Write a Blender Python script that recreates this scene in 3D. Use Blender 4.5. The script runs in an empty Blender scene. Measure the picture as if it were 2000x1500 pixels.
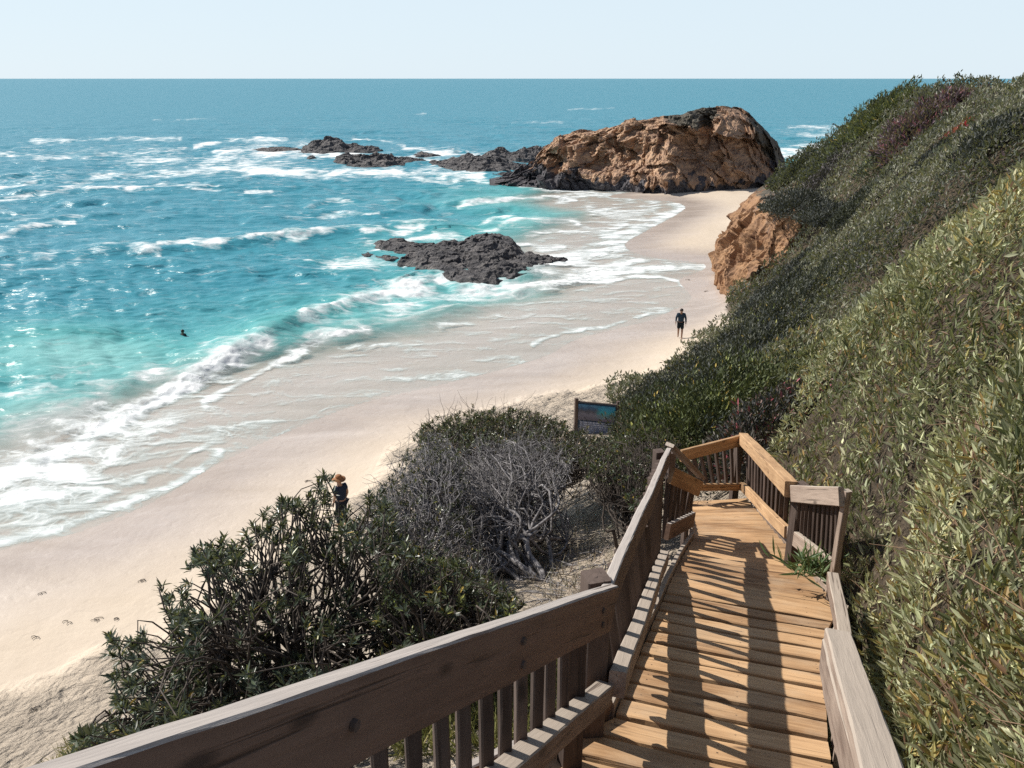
import bpy, math, random
import numpy as np
from mathutils import Vector, Matrix

random.seed(7)
RNG = np.random.default_rng(7)
SC = bpy.context.scene
COL = SC.collection
R = math.radians

# ------------------------------------------------------------------ camera maths (used to turn measurements into places)
F = 1600.0                      # focal length in pixels of a 2000 px wide frame
EYE = 14.5                      # eye height above the sea
PITCH = math.atan(597 / F)
CP, SP = math.cos(PITCH), math.sin(PITCH)


def ray(px, py):
    u = (px - 1000) / F
    v = (750 - py) / F
    return np.array([u, CP + v * SP, -SP + v * CP])


def at_y(px, py, y):
    r = ray(px, py)
    return r * (y / r[1]) + [0, 0, EYE]


def at_d(px, py, d):
    r = ray(px, py)
    return r * (d / np.linalg.norm(r)) + [0, 0, EYE]


def at_z(px, py, z):
    r = ray(px, py)
    return r * ((z - EYE) / r[2]) + [0, 0, EYE]


def project(P):
    P = np.asarray(P, float)
    zc = P[..., 1] * CP - (P[..., 2] - EYE) * SP
    yc = P[..., 1] * SP + (P[..., 2] - EYE) * CP
    zc = np.where(zc < .2, np.nan, zc)
    return 1000 + F * P[..., 0] / zc, 750 - F * yc / zc


# ------------------------------------------------------------------ numpy noise
_PERM = np.random.default_rng(3).permutation(256).astype(np.int32)
_PERM = np.concatenate([_PERM, _PERM, _PERM])
_G = np.random.default_rng(5).normal(size=(256, 3))
_G /= np.linalg.norm(_G, axis=1)[:, None]


def perlin(p):
    p = np.asarray(p, float)
    i = np.floor(p).astype(np.int64)
    f = p - i
    w = f * f * f * (f * (f * 6 - 15) + 10)
    i &= 255
    out = 0
    for dx in (0, 1):
        wx = w[..., 0] if dx else 1 - w[..., 0]
        for dy in (0, 1):
            wy = w[..., 1] if dy else 1 - w[..., 1]
            for dz in (0, 1):
                wz = w[..., 2] if dz else 1 - w[..., 2]
                h = _PERM[_PERM[_PERM[(i[..., 0] + dx) & 255] + ((i[..., 1] + dy) & 255)] + ((i[..., 2] + dz) & 255)] & 255
                g = _G[h]
                dot = g[..., 0] * (f[..., 0] - dx) + g[..., 1] * (f[..., 1] - dy) + g[..., 2] * (f[..., 2] - dz)
                out = out + wx * wy * wz * dot
    return out * 1.5


def fbm(p, oct=4, gain=.5, lac=2.03):
    p = np.asarray(p, float)
    a, s = 1.0, 0
    for k in range(oct):
        s = s + a * perlin(p + 17.3 * k)
        p = p * lac
        a *= gain
    return s


def ridged(p, oct=4, gain=.5):
    p = np.asarray(p, float)
    a, s, n = 1.0, 0, 0
    for k in range(oct):
        s = s + a * (1 - np.abs(perlin(p + 31.7 * k)) * 2)
        n += a
        p = p * 2.1
        a *= gain
    return s / n


def facets(p, size, seed=0):
    """planar rock faces: every cell of a jittered lattice tilts its own way"""
    q = np.asarray(p, float) / size
    i0 = np.floor(q).astype(np.int64)
    best = np.full(q.shape[:-1], 1e9)
    val = np.zeros(q.shape[:-1])
    rs = np.random.default_rng(100 + seed)
    jit, nr_, of = rs.random((256, 3)), rs.normal(size=(256, 3)), rs.normal(size=256)
    for dx in (-1, 0, 1):
        for dy in (-1, 0, 1):
            for dz in (-1, 0, 1):
                c = i0 + [dx, dy, dz]
                h = _PERM[_PERM[_PERM[c[..., 0] & 255] + (c[..., 1] & 255)] + (c[..., 2] & 255)] & 255
                d = q - c - jit[h]
                r2 = (d * d).sum(-1)
                m = r2 < best
                best = np.where(m, r2, best)
                val = np.where(m, (d * nr_[h]).sum(-1) * .55 + of[h] * .35, val)
    return val


def sstep(a, b, x):
    t = np.clip((x - a) / (b - a), 0, 1)
    return t * t * (3 - 2 * t)


def catmull(P, n=8):
    P = np.asarray(P, float)
    Q = np.vstack([2 * P[0] - P[1], P, 2 * P[-1] - P[-2]])
    out = []
    for i in range(len(P) - 1):
        a, b, c, d = Q[i:i + 4]
        for t in np.linspace(0, 1, n, endpoint=False):
            out.append(.5 * (2 * b + (c - a) * t + (2 * a - 5 * b + 4 * c - d) * t * t + (3 * b - a - 3 * c + d) * t ** 3))
    out.append(P[-1])
    return np.array(out)


def poly_dist(x, y, L, signed=False):
    """distance from points to polyline L; signed: positive on the right-hand side of its direction"""
    best = np.full(x.shape, 1e18)
    sgn = np.ones(x.shape)
    for (ax, ay), (bx, by) in zip(L[:-1], L[1:]):
        dx, dy = bx - ax, by - ay
        l2 = dx * dx + dy * dy + 1e-12
        t = np.clip(((x - ax) * dx + (y - ay) * dy) / l2, 0, 1)
        ex, ey = x - ax - t * dx, y - ay - t * dy
        d2 = ex * ex + ey * ey
        m = d2 < best - 1e-9
        best = np.where(m, d2, best)
        if signed:
            cr = dx * (y - ay) - dy * (x - ax)
            sgn = np.where(m, np.where(cr > 0, -1.0, 1.0), sgn)
    return np.sqrt(best) * (sgn if signed else 1)


# ------------------------------------------------------------------ node helper
class Mat:
    def __init__(self, name):
        self.m = bpy.data.materials.new(name)
        self.m.use_nodes = True
        self.t = self.m.node_tree
        self.t.nodes.clear()
        self.out = self.n('ShaderNodeOutputMaterial')

    def n(self, typ, ins=None, **kw):
        nd = self.t.nodes.new(typ)
        for k, v in kw.items():
            setattr(nd, k, v)
        for k, v in (ins or {}).items():
            s = nd.inputs[k]
            if hasattr(v, 'is_linked') or isinstance(v, bpy.types.NodeSocket):
                self.t.links.new(v, s)
            else:
                s.default_value = v
        return nd

    def math(self, op, a, b=0.0, c=None, clamp=False):
        nd = self.t.nodes.new('ShaderNodeMath')
        nd.operation = op
        nd.use_clamp = clamp
        for i, v in enumerate((a, b) if c is None else (a, b, c)):
            if isinstance(v, bpy.types.NodeSocket):
                self.t.links.new(v, nd.inputs[i])
            else:
                nd.inputs[i].default_value = v
        return nd.outputs[0]

    def ramp(self, fac, stops, interp='LINEAR'):
        nd = self.t.nodes.new('ShaderNodeValToRGB')
        nd.color_ramp.interpolation = interp
        e = nd.color_ramp.elements
        while len(e) < len(stops):
            e.new(.5)
        for el, (p, c) in zip(e, stops):
            el.position = p
            el.color = c if len(c) == 4 else (*c, 1)
        self.t.links.new(fac, nd.inputs[0])
        return nd.outputs[0]

    def mix(self, fac, a, b, blend='MIX'):
        nd = self.t.nodes.new('ShaderNodeMix')
        nd.data_type = 'RGBA'
        nd.blend_type = blend
        for i, v in ((0, fac), (6, a), (7, b)):
            if isinstance(v, bpy.types.NodeSocket):
                self.t.links.new(v, nd.inputs[i])
            else:
                nd.inputs[i].default_value = v if i == 0 or len(v) == 4 else (*v, 1)
        return nd.outputs[2]

    def noise(self, vec, scale, detail=4, rough=.5, dist=0.0):
        return self.n('ShaderNodeTexNoise', {'Vector': vec, 'Scale': scale, 'Detail': detail, 'Roughness': rough, 'Distortion': dist}).outputs[0]

    def obj(self, scale=(1, 1, 1), rnd=False, rot=(0, 0, 0)):
        tc = self.n('ShaderNodeTexCoord').outputs['Object']
        if rnd:
            oi = self.n('ShaderNodeObjectInfo').outputs['Random']
            k = self.math('MULTIPLY', oi, 60.0)
            cx = self.n('ShaderNodeCombineXYZ', {0: k, 1: k, 2: k}).outputs[0]
            tc = self.n('ShaderNodeVectorMath', {0: tc, 1: cx}, operation='ADD').outputs[0]
        return self.n('ShaderNodeMapping', {'Vector': tc, 'Scale': scale, 'Rotation': rot}).outputs[0]

    def bump(self, h, strength, dist=.02, normal=None):
        ins = {'Height': h, 'Strength': strength, 'Distance': dist}
        if normal is not None:
            ins['Normal'] = normal
        return self.n('ShaderNodeBump', ins).outputs[0]

    def bsdf(self, col, rough=.7, normal=None, spec=.4, **kw):
        ins = {'Base Color': col if isinstance(col, bpy.types.NodeSocket) else (*col, 1), 'Roughness': rough, 'Specular IOR Level': spec}
        ins.update(kw)
        if normal is not None:
            ins['Normal'] = normal
        return self.n('ShaderNodeBsdfPrincipled', ins).outputs[0]

    def done(self, sh):
        self.t.links.new(sh, self.out.inputs['Surface'])
        return self.m


# ------------------------------------------------------------------ object helpers
def tag(o, label=None, cat=None, group=None, kind=None):
    for k, v in (('label', label), ('category', cat), ('group', group), ('kind', kind)):
        if v:
            o[k] = v
    return o


def empty(name, loc=(0, 0, 0)):
    o = bpy.data.objects.new(name, None)
    o.empty_display_size = .2
    o.location = Vector(loc)
    COL.objects.link(o)
    WM[o.name] = Matrix.Translation(o.location)
    return o


WM = {}


def link(name, me, mat, parent=None, M=None):
    """link a mesh whose coordinates are in world space (or in the frame M)"""
    o = bpy.data.objects.new(name, me)
    COL.objects.link(o)
    if mat is not None:
        me.materials.append(mat)
    M = M if M is not None else Matrix()
    WM[o.name] = M
    if parent is not None:
        o.parent = parent
        M = WM[parent.name].inverted() @ M
    o.matrix_basis = M
    return o


def mesh_np(name, V, faces, k=4, smooth=False, col=None, colname='tint', attrs=None):
    V = np.ascontiguousarray(V, np.float32)
    faces = np.ascontiguousarray(faces, np.int32).reshape(-1, k)
    me = bpy.data.meshes.new(name)
    me.vertices.add(len(V))
    me.vertices.foreach_set('co', V.ravel())
    me.loops.add(faces.size)
    me.loops.foreach_set('vertex_index', faces.ravel())
    me.polygons.add(len(faces))
    me.polygons.foreach_set('loop_start', np.arange(0, faces.size, k, dtype=np.int32))
    try:
        me.polygons.foreach_set('loop_total', np.full(len(faces), k, np.int32))
    except Exception:
        pass
    me.polygons.foreach_set('use_smooth', np.full(len(faces), smooth, bool))
    me.update(calc_edges=True)
    if col is not None:
        a = me.color_attributes.new(colname, 'FLOAT_COLOR', 'POINT')
        c = np.ones((len(V), 4), np.float32)
        c[:, :col.shape[1]] = col
        a.data.foreach_set('color', c.ravel())
    for nm, val in (attrs or {}).items():
        a = me.attributes.new(nm, 'FLOAT', 'POINT')
        a.data.foreach_set('value', np.ascontiguousarray(val, np.float32))
    return me


def grid_faces(nu, nv, keep=None):
    i = np.arange(nu * nv).reshape(nu, nv)
    f = np.stack([i[:-1, :-1], i[1:, :-1], i[1:, 1:], i[:-1, 1:]], -1).reshape(-1, 4)
    if keep is not None:
        kk = keep[:-1, :-1] | keep[1:, :-1] | keep[1:, 1:] | keep[:-1, 1:]
        f = f[kk.ravel()]
    return f


def beam(name, p0, p1, w, h, mat, parent, up=(0, 0, 1), seg=None, wob=.003, ch=.006, drop_ends=0):
    """a sawn timber from p0 to p1 (centre line), w across, h along up"""
    p0, p1 = Vector(p0), Vector(p1)
    x = (p1 - p0)
    L = x.length
    x.normalize()
    up = Vector(up)
    if abs(up.dot(x)) > .98:
        up = Vector((-.29, .957, 0))
    y = up.cross(x).normalized()
    z = x.cross(y)
    n = seg or max(2, int(L / .12))
    a, b, c = w / 2, h / 2, min(ch, w / 4, h / 4)
    prof = [(-a + c, -b), (a - c, -b), (a, -b + c), (a, b - c), (a - c, b), (-a + c, b), (-a, b - c), (-a, -b + c)]
    seed = random.random() * 100
    vs, fs = [], []
    for i in range(n + 1):
        t = L * i / n
        oy = wob * math.sin(t * 2.1 + seed) + wob * .6 * math.sin(t * 5.3 + seed * 3)
        oz = wob * math.sin(t * 1.7 + seed * 2)
        for (py, pz) in prof:
            vs.append((t, py + oy + random.uniform(-1, 1) * wob * .35, pz + oz + random.uniform(-1, 1) * wob * .35))
    for i in range(n):
        for j in range(8):
            j2 = (j + 1) % 8
            fs.append((i * 8 + j, i * 8 + j2, i * 8 + 8 + j2, i * 8 + 8 + j))
    fs.append(tuple(range(7, -1, -1)))
    fs.append(tuple(range(n * 8, n * 8 + 8)))
    me = bpy.data.meshes.new(name)
    me.from_pydata(vs, [], fs)
    me.update()
    M = Matrix(((x.x, y.x, z.x, p0.x), (x.y, y.y, z.y, p0.y), (x.z, y.z, z.z, p0.z), (0, 0, 0, 1)))
    return link(name, me, mat, parent, M)


def tubes(paths, sides=5):
    """paths: list of (pts (n,3), radii (n,)) -> verts, quads"""
    V, Fq, off = [], [], 0
    ang = np.linspace(0, 2 * np.pi, sides, endpoint=False)
    for pts, rad in paths:
        pts = np.asarray(pts, float)
        n = len(pts)
        t = np.gradient(pts, axis=0)
        t /= np.linalg.norm(t, axis=1)[:, None] + 1e-9
        ref = np.array([0.31, .17, .93]) if abs(t[0][2]) < .8 else np.array([1., .2, .1])
        s = np.cross(t, ref)
        s /= np.linalg.norm(s, axis=1)[:, None] + 1e-9
        u = np.cross(t, s)
        ring = pts[:, None, :] + (np.cos(ang)[None, :, None] * s[:, None, :] + np.sin(ang)[None, :, None] * u[:, None, :]) * np.asarray(rad)[:, None, None]
        V.append(ring.reshape(-1, 3))
        i = np.arange(n * sides).reshape(n, sides) + off
        j = np.roll(i, -1, axis=1)
        Fq.append(np.stack([i[:-1], j[:-1], j[1:], i[1:]], -1).reshape(-1, 4))
        off += n * sides
    return np.vstack(V), np.vstack(Fq)


def norm(a):
    return a / (np.linalg.norm(a, axis=-1, keepdims=True) + 1e-9)


def leaves_mesh(name, P, A, N, L, W, C):
    """folded pointed leaves: six vertices, two quads each"""
    A = norm(A)
    N = N - A * np.sum(N * A, -1, keepdims=True)
    N = norm(N)
    S = np.cross(A, N)
    L = np.asarray(L)[:, None]
    W = np.asarray(W)[:, None]
    n = len(P)
    curl = (RNG.random((n, 1)) - .3) * .25
    V = np.empty((n, 6, 3))
    V[:, 0] = P
    V[:, 1] = P + A * L * .36 + S * W * .5 + N * W * .18
    V[:, 2] = P + A * L * .70 + S * W * .36 + N * (W * .14 - L * curl * .4)
    V[:, 3] = P + A * L - N * L * curl
    V[:, 4] = P + A * L * .70 - S * W * .36 + N * (W * .14 - L * curl * .4)
    V[:, 5] = P + A * L * .36 - S * W * .5 + N * W * .18
    b = (np.arange(n) * 6)[:, None]
    Fq = np.concatenate([b + [0, 5, 4, 3], b + [0, 3, 2, 1]], 1).reshape(-1, 4)
    col = np.repeat(C, 6, axis=0)
    return mesh_np(name, V.reshape(-1, 3), Fq, col=col)


# ------------------------------------------------------------------ light, sky, camera
SUN_EL, SHADOW_DIR = R(42), R(-30)
sun_from = Vector((-math.cos(SHADOW_DIR) * math.cos(SUN_EL), -math.sin(SHADOW_DIR) * math.cos(SUN_EL), math.sin(SUN_EL)))
sd = bpy.data.lights.new('sun', 'SUN')
sd.energy = 5.0
sd.angle = R(.5)
sd.color = (1, .95, .86)
so = bpy.data.objects.new('sun', sd)
so.rotation_euler = sun_from.to_track_quat('Z', 'Y').to_euler()
so.location = (-30, 20, 60)
COL.objects.link(so)

world = bpy.data.worlds.new('World')
SC.world = world
world.use_nodes = True
wt = world.node_tree
wt.nodes.clear()
sky = wt.nodes.new('ShaderNodeTexSky')
sky.sky_type = 'NISHITA'
sky.sun_disc = False
sky.sun_elevation = SUN_EL
sky.sun_rotation = math.atan2(sun_from.x, sun_from.y)
sky.altitude = 20
sky.air_density = 1.0
sky.dust_density = .25
sky.ozone_density = 2.0
hs = wt.nodes.new('ShaderNodeHueSaturation')
hs.inputs['Saturation'].default_value = .8
hs.inputs['Value'].default_value = .72
hz = wt.nodes.new('ShaderNodeMix')
hz.data_type = 'RGBA'
hz.inputs[7].default_value = (6.2, 7.25, 8.0, 1)
tcw = wt.nodes.new('ShaderNodeTexCoord')
sxw = wt.nodes.new('ShaderNodeSeparateXYZ')
rmp = wt.nodes.new('ShaderNodeMapRange')
rmp.interpolation_type = 'SMOOTHSTEP'
rmp.inputs[1].default_value, rmp.inputs[2].default_value, rmp.inputs[3].default_value, rmp.inputs[4].default_value = .07, .34, .88, .08
wt.links.new(tcw.outputs['Generated'], sxw.inputs[0])
wt.links.new(sxw.outputs[2], rmp.inputs[0])
wt.links.new(rmp.outputs[0], hz.inputs[0])
bg = wt.nodes.new('ShaderNodeBackground')
bg.inputs[1].default_value = .10
wo = wt.nodes.new('ShaderNodeOutputWorld')
wt.links.new(sky.outputs[0], hs.inputs['Color'])
wt.links.new(hs.outputs[0], hz.inputs[6])
wt.links.new(hz.outputs[2], bg.inputs[0])
wt.links.new(bg.outputs[0], wo.inputs[0])

cd = bpy.data.cameras.new('camera')
cd.sensor_width = 36
cd.lens = 36 * F / 2000
cd.clip_end = 60000
cd.clip_start = .05
co = bpy.data.objects.new('camera', cd)
co.location = (0, 0, EYE)
co.rotation_euler = (math.pi / 2 - PITCH, 0, 0)
COL.objects.link(co)
SC.camera = co
SC.view_settings.view_transform = 'Standard'
SC.view_settings.look = 'None'
SC.view_settings.exposure = .32
SC.view_settings.gamma = 1
SC.cycles.max_bounces = 6
SC.cycles.transparent_max_bounces = 8
SC.cycles.caustics_reflective = False
SC.cycles.caustics_refractive = False
SC.cycles.use_denoising = False
SC.cycles.sample_clamp_direct = 5
SC.cycles.sample_clamp_indirect = 2.5
#==MATERIALS==
# ------------------------------------------------------------------ materials
def wood(name, c_lo, c_hi, c_crack, grain=24, crack=.5, rough=.75, lit_bleach=None, nails=False):
    m = Mat(name)
    v = m.obj((2.0, grain * 1.1, grain * 1.1), rnd=True)
    g = m.noise(v, 1.0, 6, .62, .6)
    v2 = m.obj((2.2, 5, 5), rnd=True)
    b = m.noise(v2, 1.0, 5, .6)
    v3 = m.obj((.9, 42, 42), rnd=True)
    k = m.noise(v3, 1.0, 3, .5, .3)
    rnd = m.n('ShaderNodeObjectInfo').outputs['Random']
    f = m.math('ADD', m.math('MULTIPLY', g, .55), m.math('MULTIPLY', b, .45))
    f = m.math('ADD', f, m.math('MULTIPLY', m.math('SUBTRACT', rnd, .5), .26))
    col = m.ramp(f, [(.32, c_lo), (.66, c_hi)])
    ck = m.ramp(k, [(.30, (1, 1, 1)), (.37, (0, 0, 0))])
    col = m.mix(m.math('MULTIPLY', ck, crack), col, c_crack)
    # knots and stains
    vk = m.n('ShaderNodeTexVoronoi', {'Vector': m.obj((2.6, 7, 7), rnd=True), 'Scale': 1.0}).outputs['Distance']
    kn = m.ramp(vk, [(.06, (1, 1, 1)), (.16, (0, 0, 0))])
    col = m.mix(m.math('MULTIPLY', kn, .7), col, c_crack)
    if lit_bleach:      # upper faces paler: sunlit tops painted into the colour, with bleaching
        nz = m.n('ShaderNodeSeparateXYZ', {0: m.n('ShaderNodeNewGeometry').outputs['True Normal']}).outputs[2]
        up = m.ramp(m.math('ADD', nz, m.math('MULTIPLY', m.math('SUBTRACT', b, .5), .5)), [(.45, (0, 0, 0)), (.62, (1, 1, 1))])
        pale = m.mix(g, tuple(c * .62 for c in lit_bleach), lit_bleach)
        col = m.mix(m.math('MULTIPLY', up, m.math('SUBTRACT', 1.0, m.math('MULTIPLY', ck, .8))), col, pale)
    if nails:       # nail heads and foot wear
        raw = m.n('ShaderNodeTexCoord').outputs['Object']
        for nx in (.09, .60, 1.08):
            for ny in (.055, .145):
                dd = m.n('ShaderNodeVectorMath', {0: raw, 1: (nx, ny, 0.0)}, operation='DISTANCE').outputs['Value']
                col = m.mix(m.math('LESS_THAN', dd, .0055), col, (.035, .022, .018))
        wv = m.ramp(m.noise(m.obj((2.4, 3.5, 3.5), rnd=True), 1.0, 5, .65), [(.46, (0, 0, 0)), (.66, (1, 1, 1))])
        col = m.mix(m.math('MULTIPLY', wv, .38), col, (.47, .36, .25))
    h = m.math('SUBTRACT', g, m.math('MULTIPLY', ck, .6))
    nrm = m.bump(h, .55, .008)
    return m.done(m.bsdf(col, rough, nrm, .25))


M_TREAD = wood('tread_wood', (.23, .125, .062), (.57, .36, .195), (.06, .032, .02), 24, .6, nails=True)
M_RAIL = wood('weathered_rail_wood', (.080, .048, .036), (.195, .122, .090), (.028, .019, .016), 30, .75, lit_bleach=(.52, .46, .42))
M_PALE = wood('bleached_rail_wood', (.17, .12, .095), (.40, .31, .25), (.07, .05, .04), 34, .8, lit_bleach=(.46, .385, .32))
M_WARM = wood('warm_rail_wood', (.26, .145, .075), (.56, .36, .20), (.10, .055, .03), 28, .55)
M_DARK = wood('stained_post_wood', (.06, .042, .035), (.13, .095, .08), (.025, .02, .018), 26, .5)


def leaf_material(name, rough=.5, spec=.35, trans=.28):
    m = Mat(name)
    c = m.n('ShaderNodeVertexColor', layer_name='tint').outputs['Color']
    p = m.bsdf(c, rough, None, spec)
    tr = m.n('ShaderNodeBsdfTranslucent', {'Color': m.mix(.5, c, (.30, .32, .08), 'MIX')}).outputs[0]
    return m.done(m.n('ShaderNodeMixShader', {0: trans, 1: p, 2: tr}).outputs[0])


M_LEAF = leaf_material('leaf')
M_GLOSSLEAF = leaf_material('glossy_leaf', .36, .5, .18)
M_DULLLEAF = leaf_material('dull_leaf', .55, .3, .08)
M_DRYLEAF = leaf_material('dry_stalk', .7, .2, .2)


def bark(name, lo, hi):
    m = Mat(name)
    n = m.noise(m.obj((9, 9, 9)), 2, 5, .6)
    return m.done(m.bsdf(m.ramp(n, [(.35, lo), (.65, hi)]), .85, m.bump(n, .5, .01), .2))


M_BARK = bark('dark_bark', (.05, .04, .035), (.12, .10, .085))
M_GREYBARK = bark('grey_dead_wood', (.075, .07, .075), (.34, .32, .32))
M_TWIG = bark('tan_twig', (.16, .10, .065), (.34, .23, .15))


def plain(name, col, rough=.7, var=.25, scale=8, spec=.3):
    m = Mat(name)
    n = m.noise(m.obj(), scale, 4, .6)
    a = tuple(c * (1 - var) for c in col)
    b = tuple(min(1, c * (1 + var)) for c in col)
    return m.done(m.bsdf(m.ramp(n, [(.3, a), (.7, b)]), rough, None, spec))


# --- ground: sand, wet sand, soil and litter under the scrub
def ground_material():
    m = Mat('ground_sand')
    at = m.n('ShaderNodeVertexColor', layer_name='tint').outputs['Color']
    sp = m.n('ShaderNodeSeparateColor', {0: at})
    soil, wet, rough = sp.outputs[0], sp.outputs[1], sp.outputs[2]
    o = m.obj()
    n1 = m.noise(o, .35, 6, .6)
    n2 = m.noise(o, 9, 5, .65)
    n3 = m.noise(o, 60, 3, .6)
    dry = m.ramp(n1, [(.3, (.50, .415, .325)), (.7, (.585, .495, .40))])
    dry = m.mix(.35, dry, m.ramp(n3, [(.3, (.40, .31, .23)), (.7, (.74, .64, .53))]))
    wetc = m.ramp(m.noise(m.n('ShaderNodeMapping', {'Vector': o, 'Scale': (.25, .9, 1), 'Rotation': (0, 0, R(28))}).outputs[0], .6, 5, .6, .8),
                  [(.3, (.38, .315, .27)), (.7, (.50, .43, .385))])
    wn = m.math('ADD', wet, m.math('MULTIPLY', m.math('SUBTRACT', n1, .5), .5), clamp=True)
    wn = m.math('MULTIPLY', wn, m.math('MINIMUM', m.math('MULTIPLY', wet, 6.0), 1.0))
    col = m.mix(wn, dry, wetc)
    # scattered dark grit and litter where the sand is loose
    lit = m.ramp(m.noise(o, 14, 3, .7), [(.62, (0, 0, 0)), (.68, (1, 1, 1))])
    col = m.mix(m.math('MULTIPLY', lit, m.math('MULTIPLY', rough, .30)), col, (.25, .18, .12))
    so_c = m.ramp(n2, [(.3, (.045, .034, .024)), (.52, (.10, .075, .05)), (.75, (.19, .14, .10))])
    sm = m.math('ADD', soil, m.math('MULTIPLY', m.math('SUBTRACT', n2, .5), .8))
    sm = m.ramp(sm, [(.38, (0, 0, 0)), (.6, (1, 1, 1))])
    col = m.mix(sm, col, so_c)
    v = m.n('ShaderNodeTexVoronoi', {'Vector': m.n('ShaderNodeVectorMath', {0: o, 1: m.n('ShaderNodeTexNoise', {'Vector': o, 'Scale': 2.0}).outputs[1]}, operation='ADD').outputs[0],
                                     'Scale': 1.8}, feature='SMOOTH_F1').outputs['Distance']
    hh = m.math('MULTIPLY', m.math('ADD', m.math('MULTIPLY', v, 1.0), m.math('MULTIPLY', n2, .35)), m.math('ADD', rough, .03))
    nrm = m.bump(hh, 1.0, .85)
    nrm = m.bump(n3, .25, .01, nrm)
    rgh = m.n('ShaderNodeMapRange', {0: wn, 3: .95, 4: .24}).outputs[0]
    return m.done(m.bsdf(col, rgh, nrm, .3))


def sea_material():
    m = Mat('sea_water')
    at = m.n('ShaderNodeVertexColor', layer_name='tint').outputs['Color']
    sp = m.n('ShaderNodeSeparateColor', {0: at})
    foam, shallow, opac = sp.outputs[0], sp.outputs[1], sp.outputs[2]
    far = m.n('ShaderNodeAttribute', attribute_name='far').outputs['Fac']
    o = m.obj()
    warp = m.n('ShaderNodeTexNoise', {'Vector': o, 'Scale': .35, 'Detail': 3.0}).outputs[1]
    ow = m.n('ShaderNodeVectorMath', {0: o, 1: m.n('ShaderNodeVectorMath', {0: warp, 1: (2.2, 2.2, 0)}, operation='MULTIPLY').outputs[0]}, operation='ADD').outputs[0]
    s1 = m.n('ShaderNodeMapping', {'Vector': ow, 'Scale': (.45, 1.0, 1), 'Rotation': (0, 0, R(-14))}).outputs[0]
    fn = m.noise(s1, .8, 9, .66, .35)
    vo = m.n('ShaderNodeTexVoronoi', {'Vector': ow, 'Scale': .85, 'Randomness': 1.0}, feature='DISTANCE_TO_EDGE').outputs['Distance']
    vo2 = m.n('ShaderNodeTexVoronoi', {'Vector': ow, 'Scale': 2.6}, feature='DISTANCE_TO_EDGE').outputs['Distance']
    lace = m.math('SUBTRACT', .16, m.math('MINIMUM', vo, m.math('MULTIPLY', vo2, 1.6)))
    val = m.math('ADD', foam, m.math('MULTIPLY', m.math('SUBTRACT', fn, .5), 2.5))
    val = m.math('ADD', val, m.math('MULTIPLY', lace, .55))
    f = m.ramp(val, [(.28, (0, 0, 0)), (.52, (.30, .30, .30)), (.78, (.72, .72, .72)), (1.1, (1, 1, 1))])
    f = m.math('MULTIPLY', f, m.math('MINIMUM', m.math('MULTIPLY', foam, 9.0), 1.0))
    # water body colour
    cn = m.noise(m.n('ShaderNodeMapping', {'Vector': o, 'Scale': (.03, .09, 1)}).outputs[0], 1, 4, .6)
    sh = m.math('ADD', shallow, m.math('MULTIPLY', m.math('SUBTRACT', cn, .5), .22), clamp=True)
    col = m.ramp(sh, [(0, (.050, .230, .310)), (.30, (.048, .240, .305)), (.58, (.095, .345, .355)), (.82, (.25, .50, .485)), (1, (.50, .62, .60))])
    # ripples
    r1 = m.noise(m.n('ShaderNodeMapping', {'Vector': o, 'Scale': (.45, 1, 1), 'Rotation': (0, 0, R(-10))}).outputs[0], 1.15, 3, .5, .6)
    r2 = m.noise(m.n('ShaderNodeMapping', {'Vector': o, 'Scale': (.42, 1, 1), 'Rotation': (0, 0, R(12))}).outputs[0], .28, 4, .5, .5)
    calm = m.math('SUBTRACT', 1.0, m.math('MULTIPLY', shallow, .45))
    r3 = m.noise(m.n('ShaderNodeMapping', {'Vector': o, 'Scale': (.45, 1, 1), 'Rotation': (0, 0, R(-18))}).outputs[0], 4.5, 4, .6, .5)
    hgt = m.math('ADD', m.math('ADD', m.math('MULTIPLY', r1, .26), m.math('MULTIPLY', r3, .035)), m.math('MULTIPLY', r2, .8))
    nrm = m.bump(hgt, m.math('MULTIPLY', calm, 1.0), 1.0)
    water = m.bsdf(col, m.n('ShaderNodeMapRange', {0: far, 3: .30, 4: .34}).outputs[0], nrm, .13, IOR=1.33)
    fb = m.bump(m.math('ADD', fn, m.math('MULTIPLY', lace, .6)), .5, .12)
    foamc = m.bsdf(m.ramp(fn, [(.3, (.70, .74, .76)), (.65, (.86, .87, .87))]), .65, fb, .2)
    mx = m.n('ShaderNodeMixShader', {0: f, 1: water, 2: foamc}).outputs[0]
    op = m.math('MAXIMUM', opac, m.math('MULTIPLY', f, .95))
    film = m.n('ShaderNodeMixShader', {0: op, 1: m.n('ShaderNodeBsdfTransparent').outputs[0], 2: mx}).outputs[0]
    return m.done(film)


def rock_material(name, lo, mid, hi, scale=1.0, rough=.8, spec=.35):
    m = Mat(name)
    o = m.obj()
    n1 = m.noise(o, .7 * scale, 8, .68, .4)
    st = m.noise(m.n('ShaderNodeMapping', {'Vector': o, 'Scale': (.35, .35, 3.2), 'Rotation': (R(6), R(9), 0)}).outputs[0], 1.5 * scale, 6, .65, .5)
    f = m.math('ADD', m.math('MULTIPLY', n1, .55), m.math('MULTIPLY', st, .45))
    col = m.ramp(f, [(.36, lo), (.5, mid), (.64, hi)])
    n2 = m.noise(o, 5 * scale, 6, .7)
    vo = m.n('ShaderNodeTexVoronoi', {'Vector': o, 'Scale': 3.2 * scale}, feature='F1').outputs['Distance']
    nrm = m.bump(m.math('ADD', m.math('ADD', m.math('MULTIPLY', f, 1.4), m.math('MULTIPLY', n2, .5)), m.math('MULTIPLY', vo, .4)), 1.0, .35)
    return m.done(m.bsdf(col, rough, nrm, spec))


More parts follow.
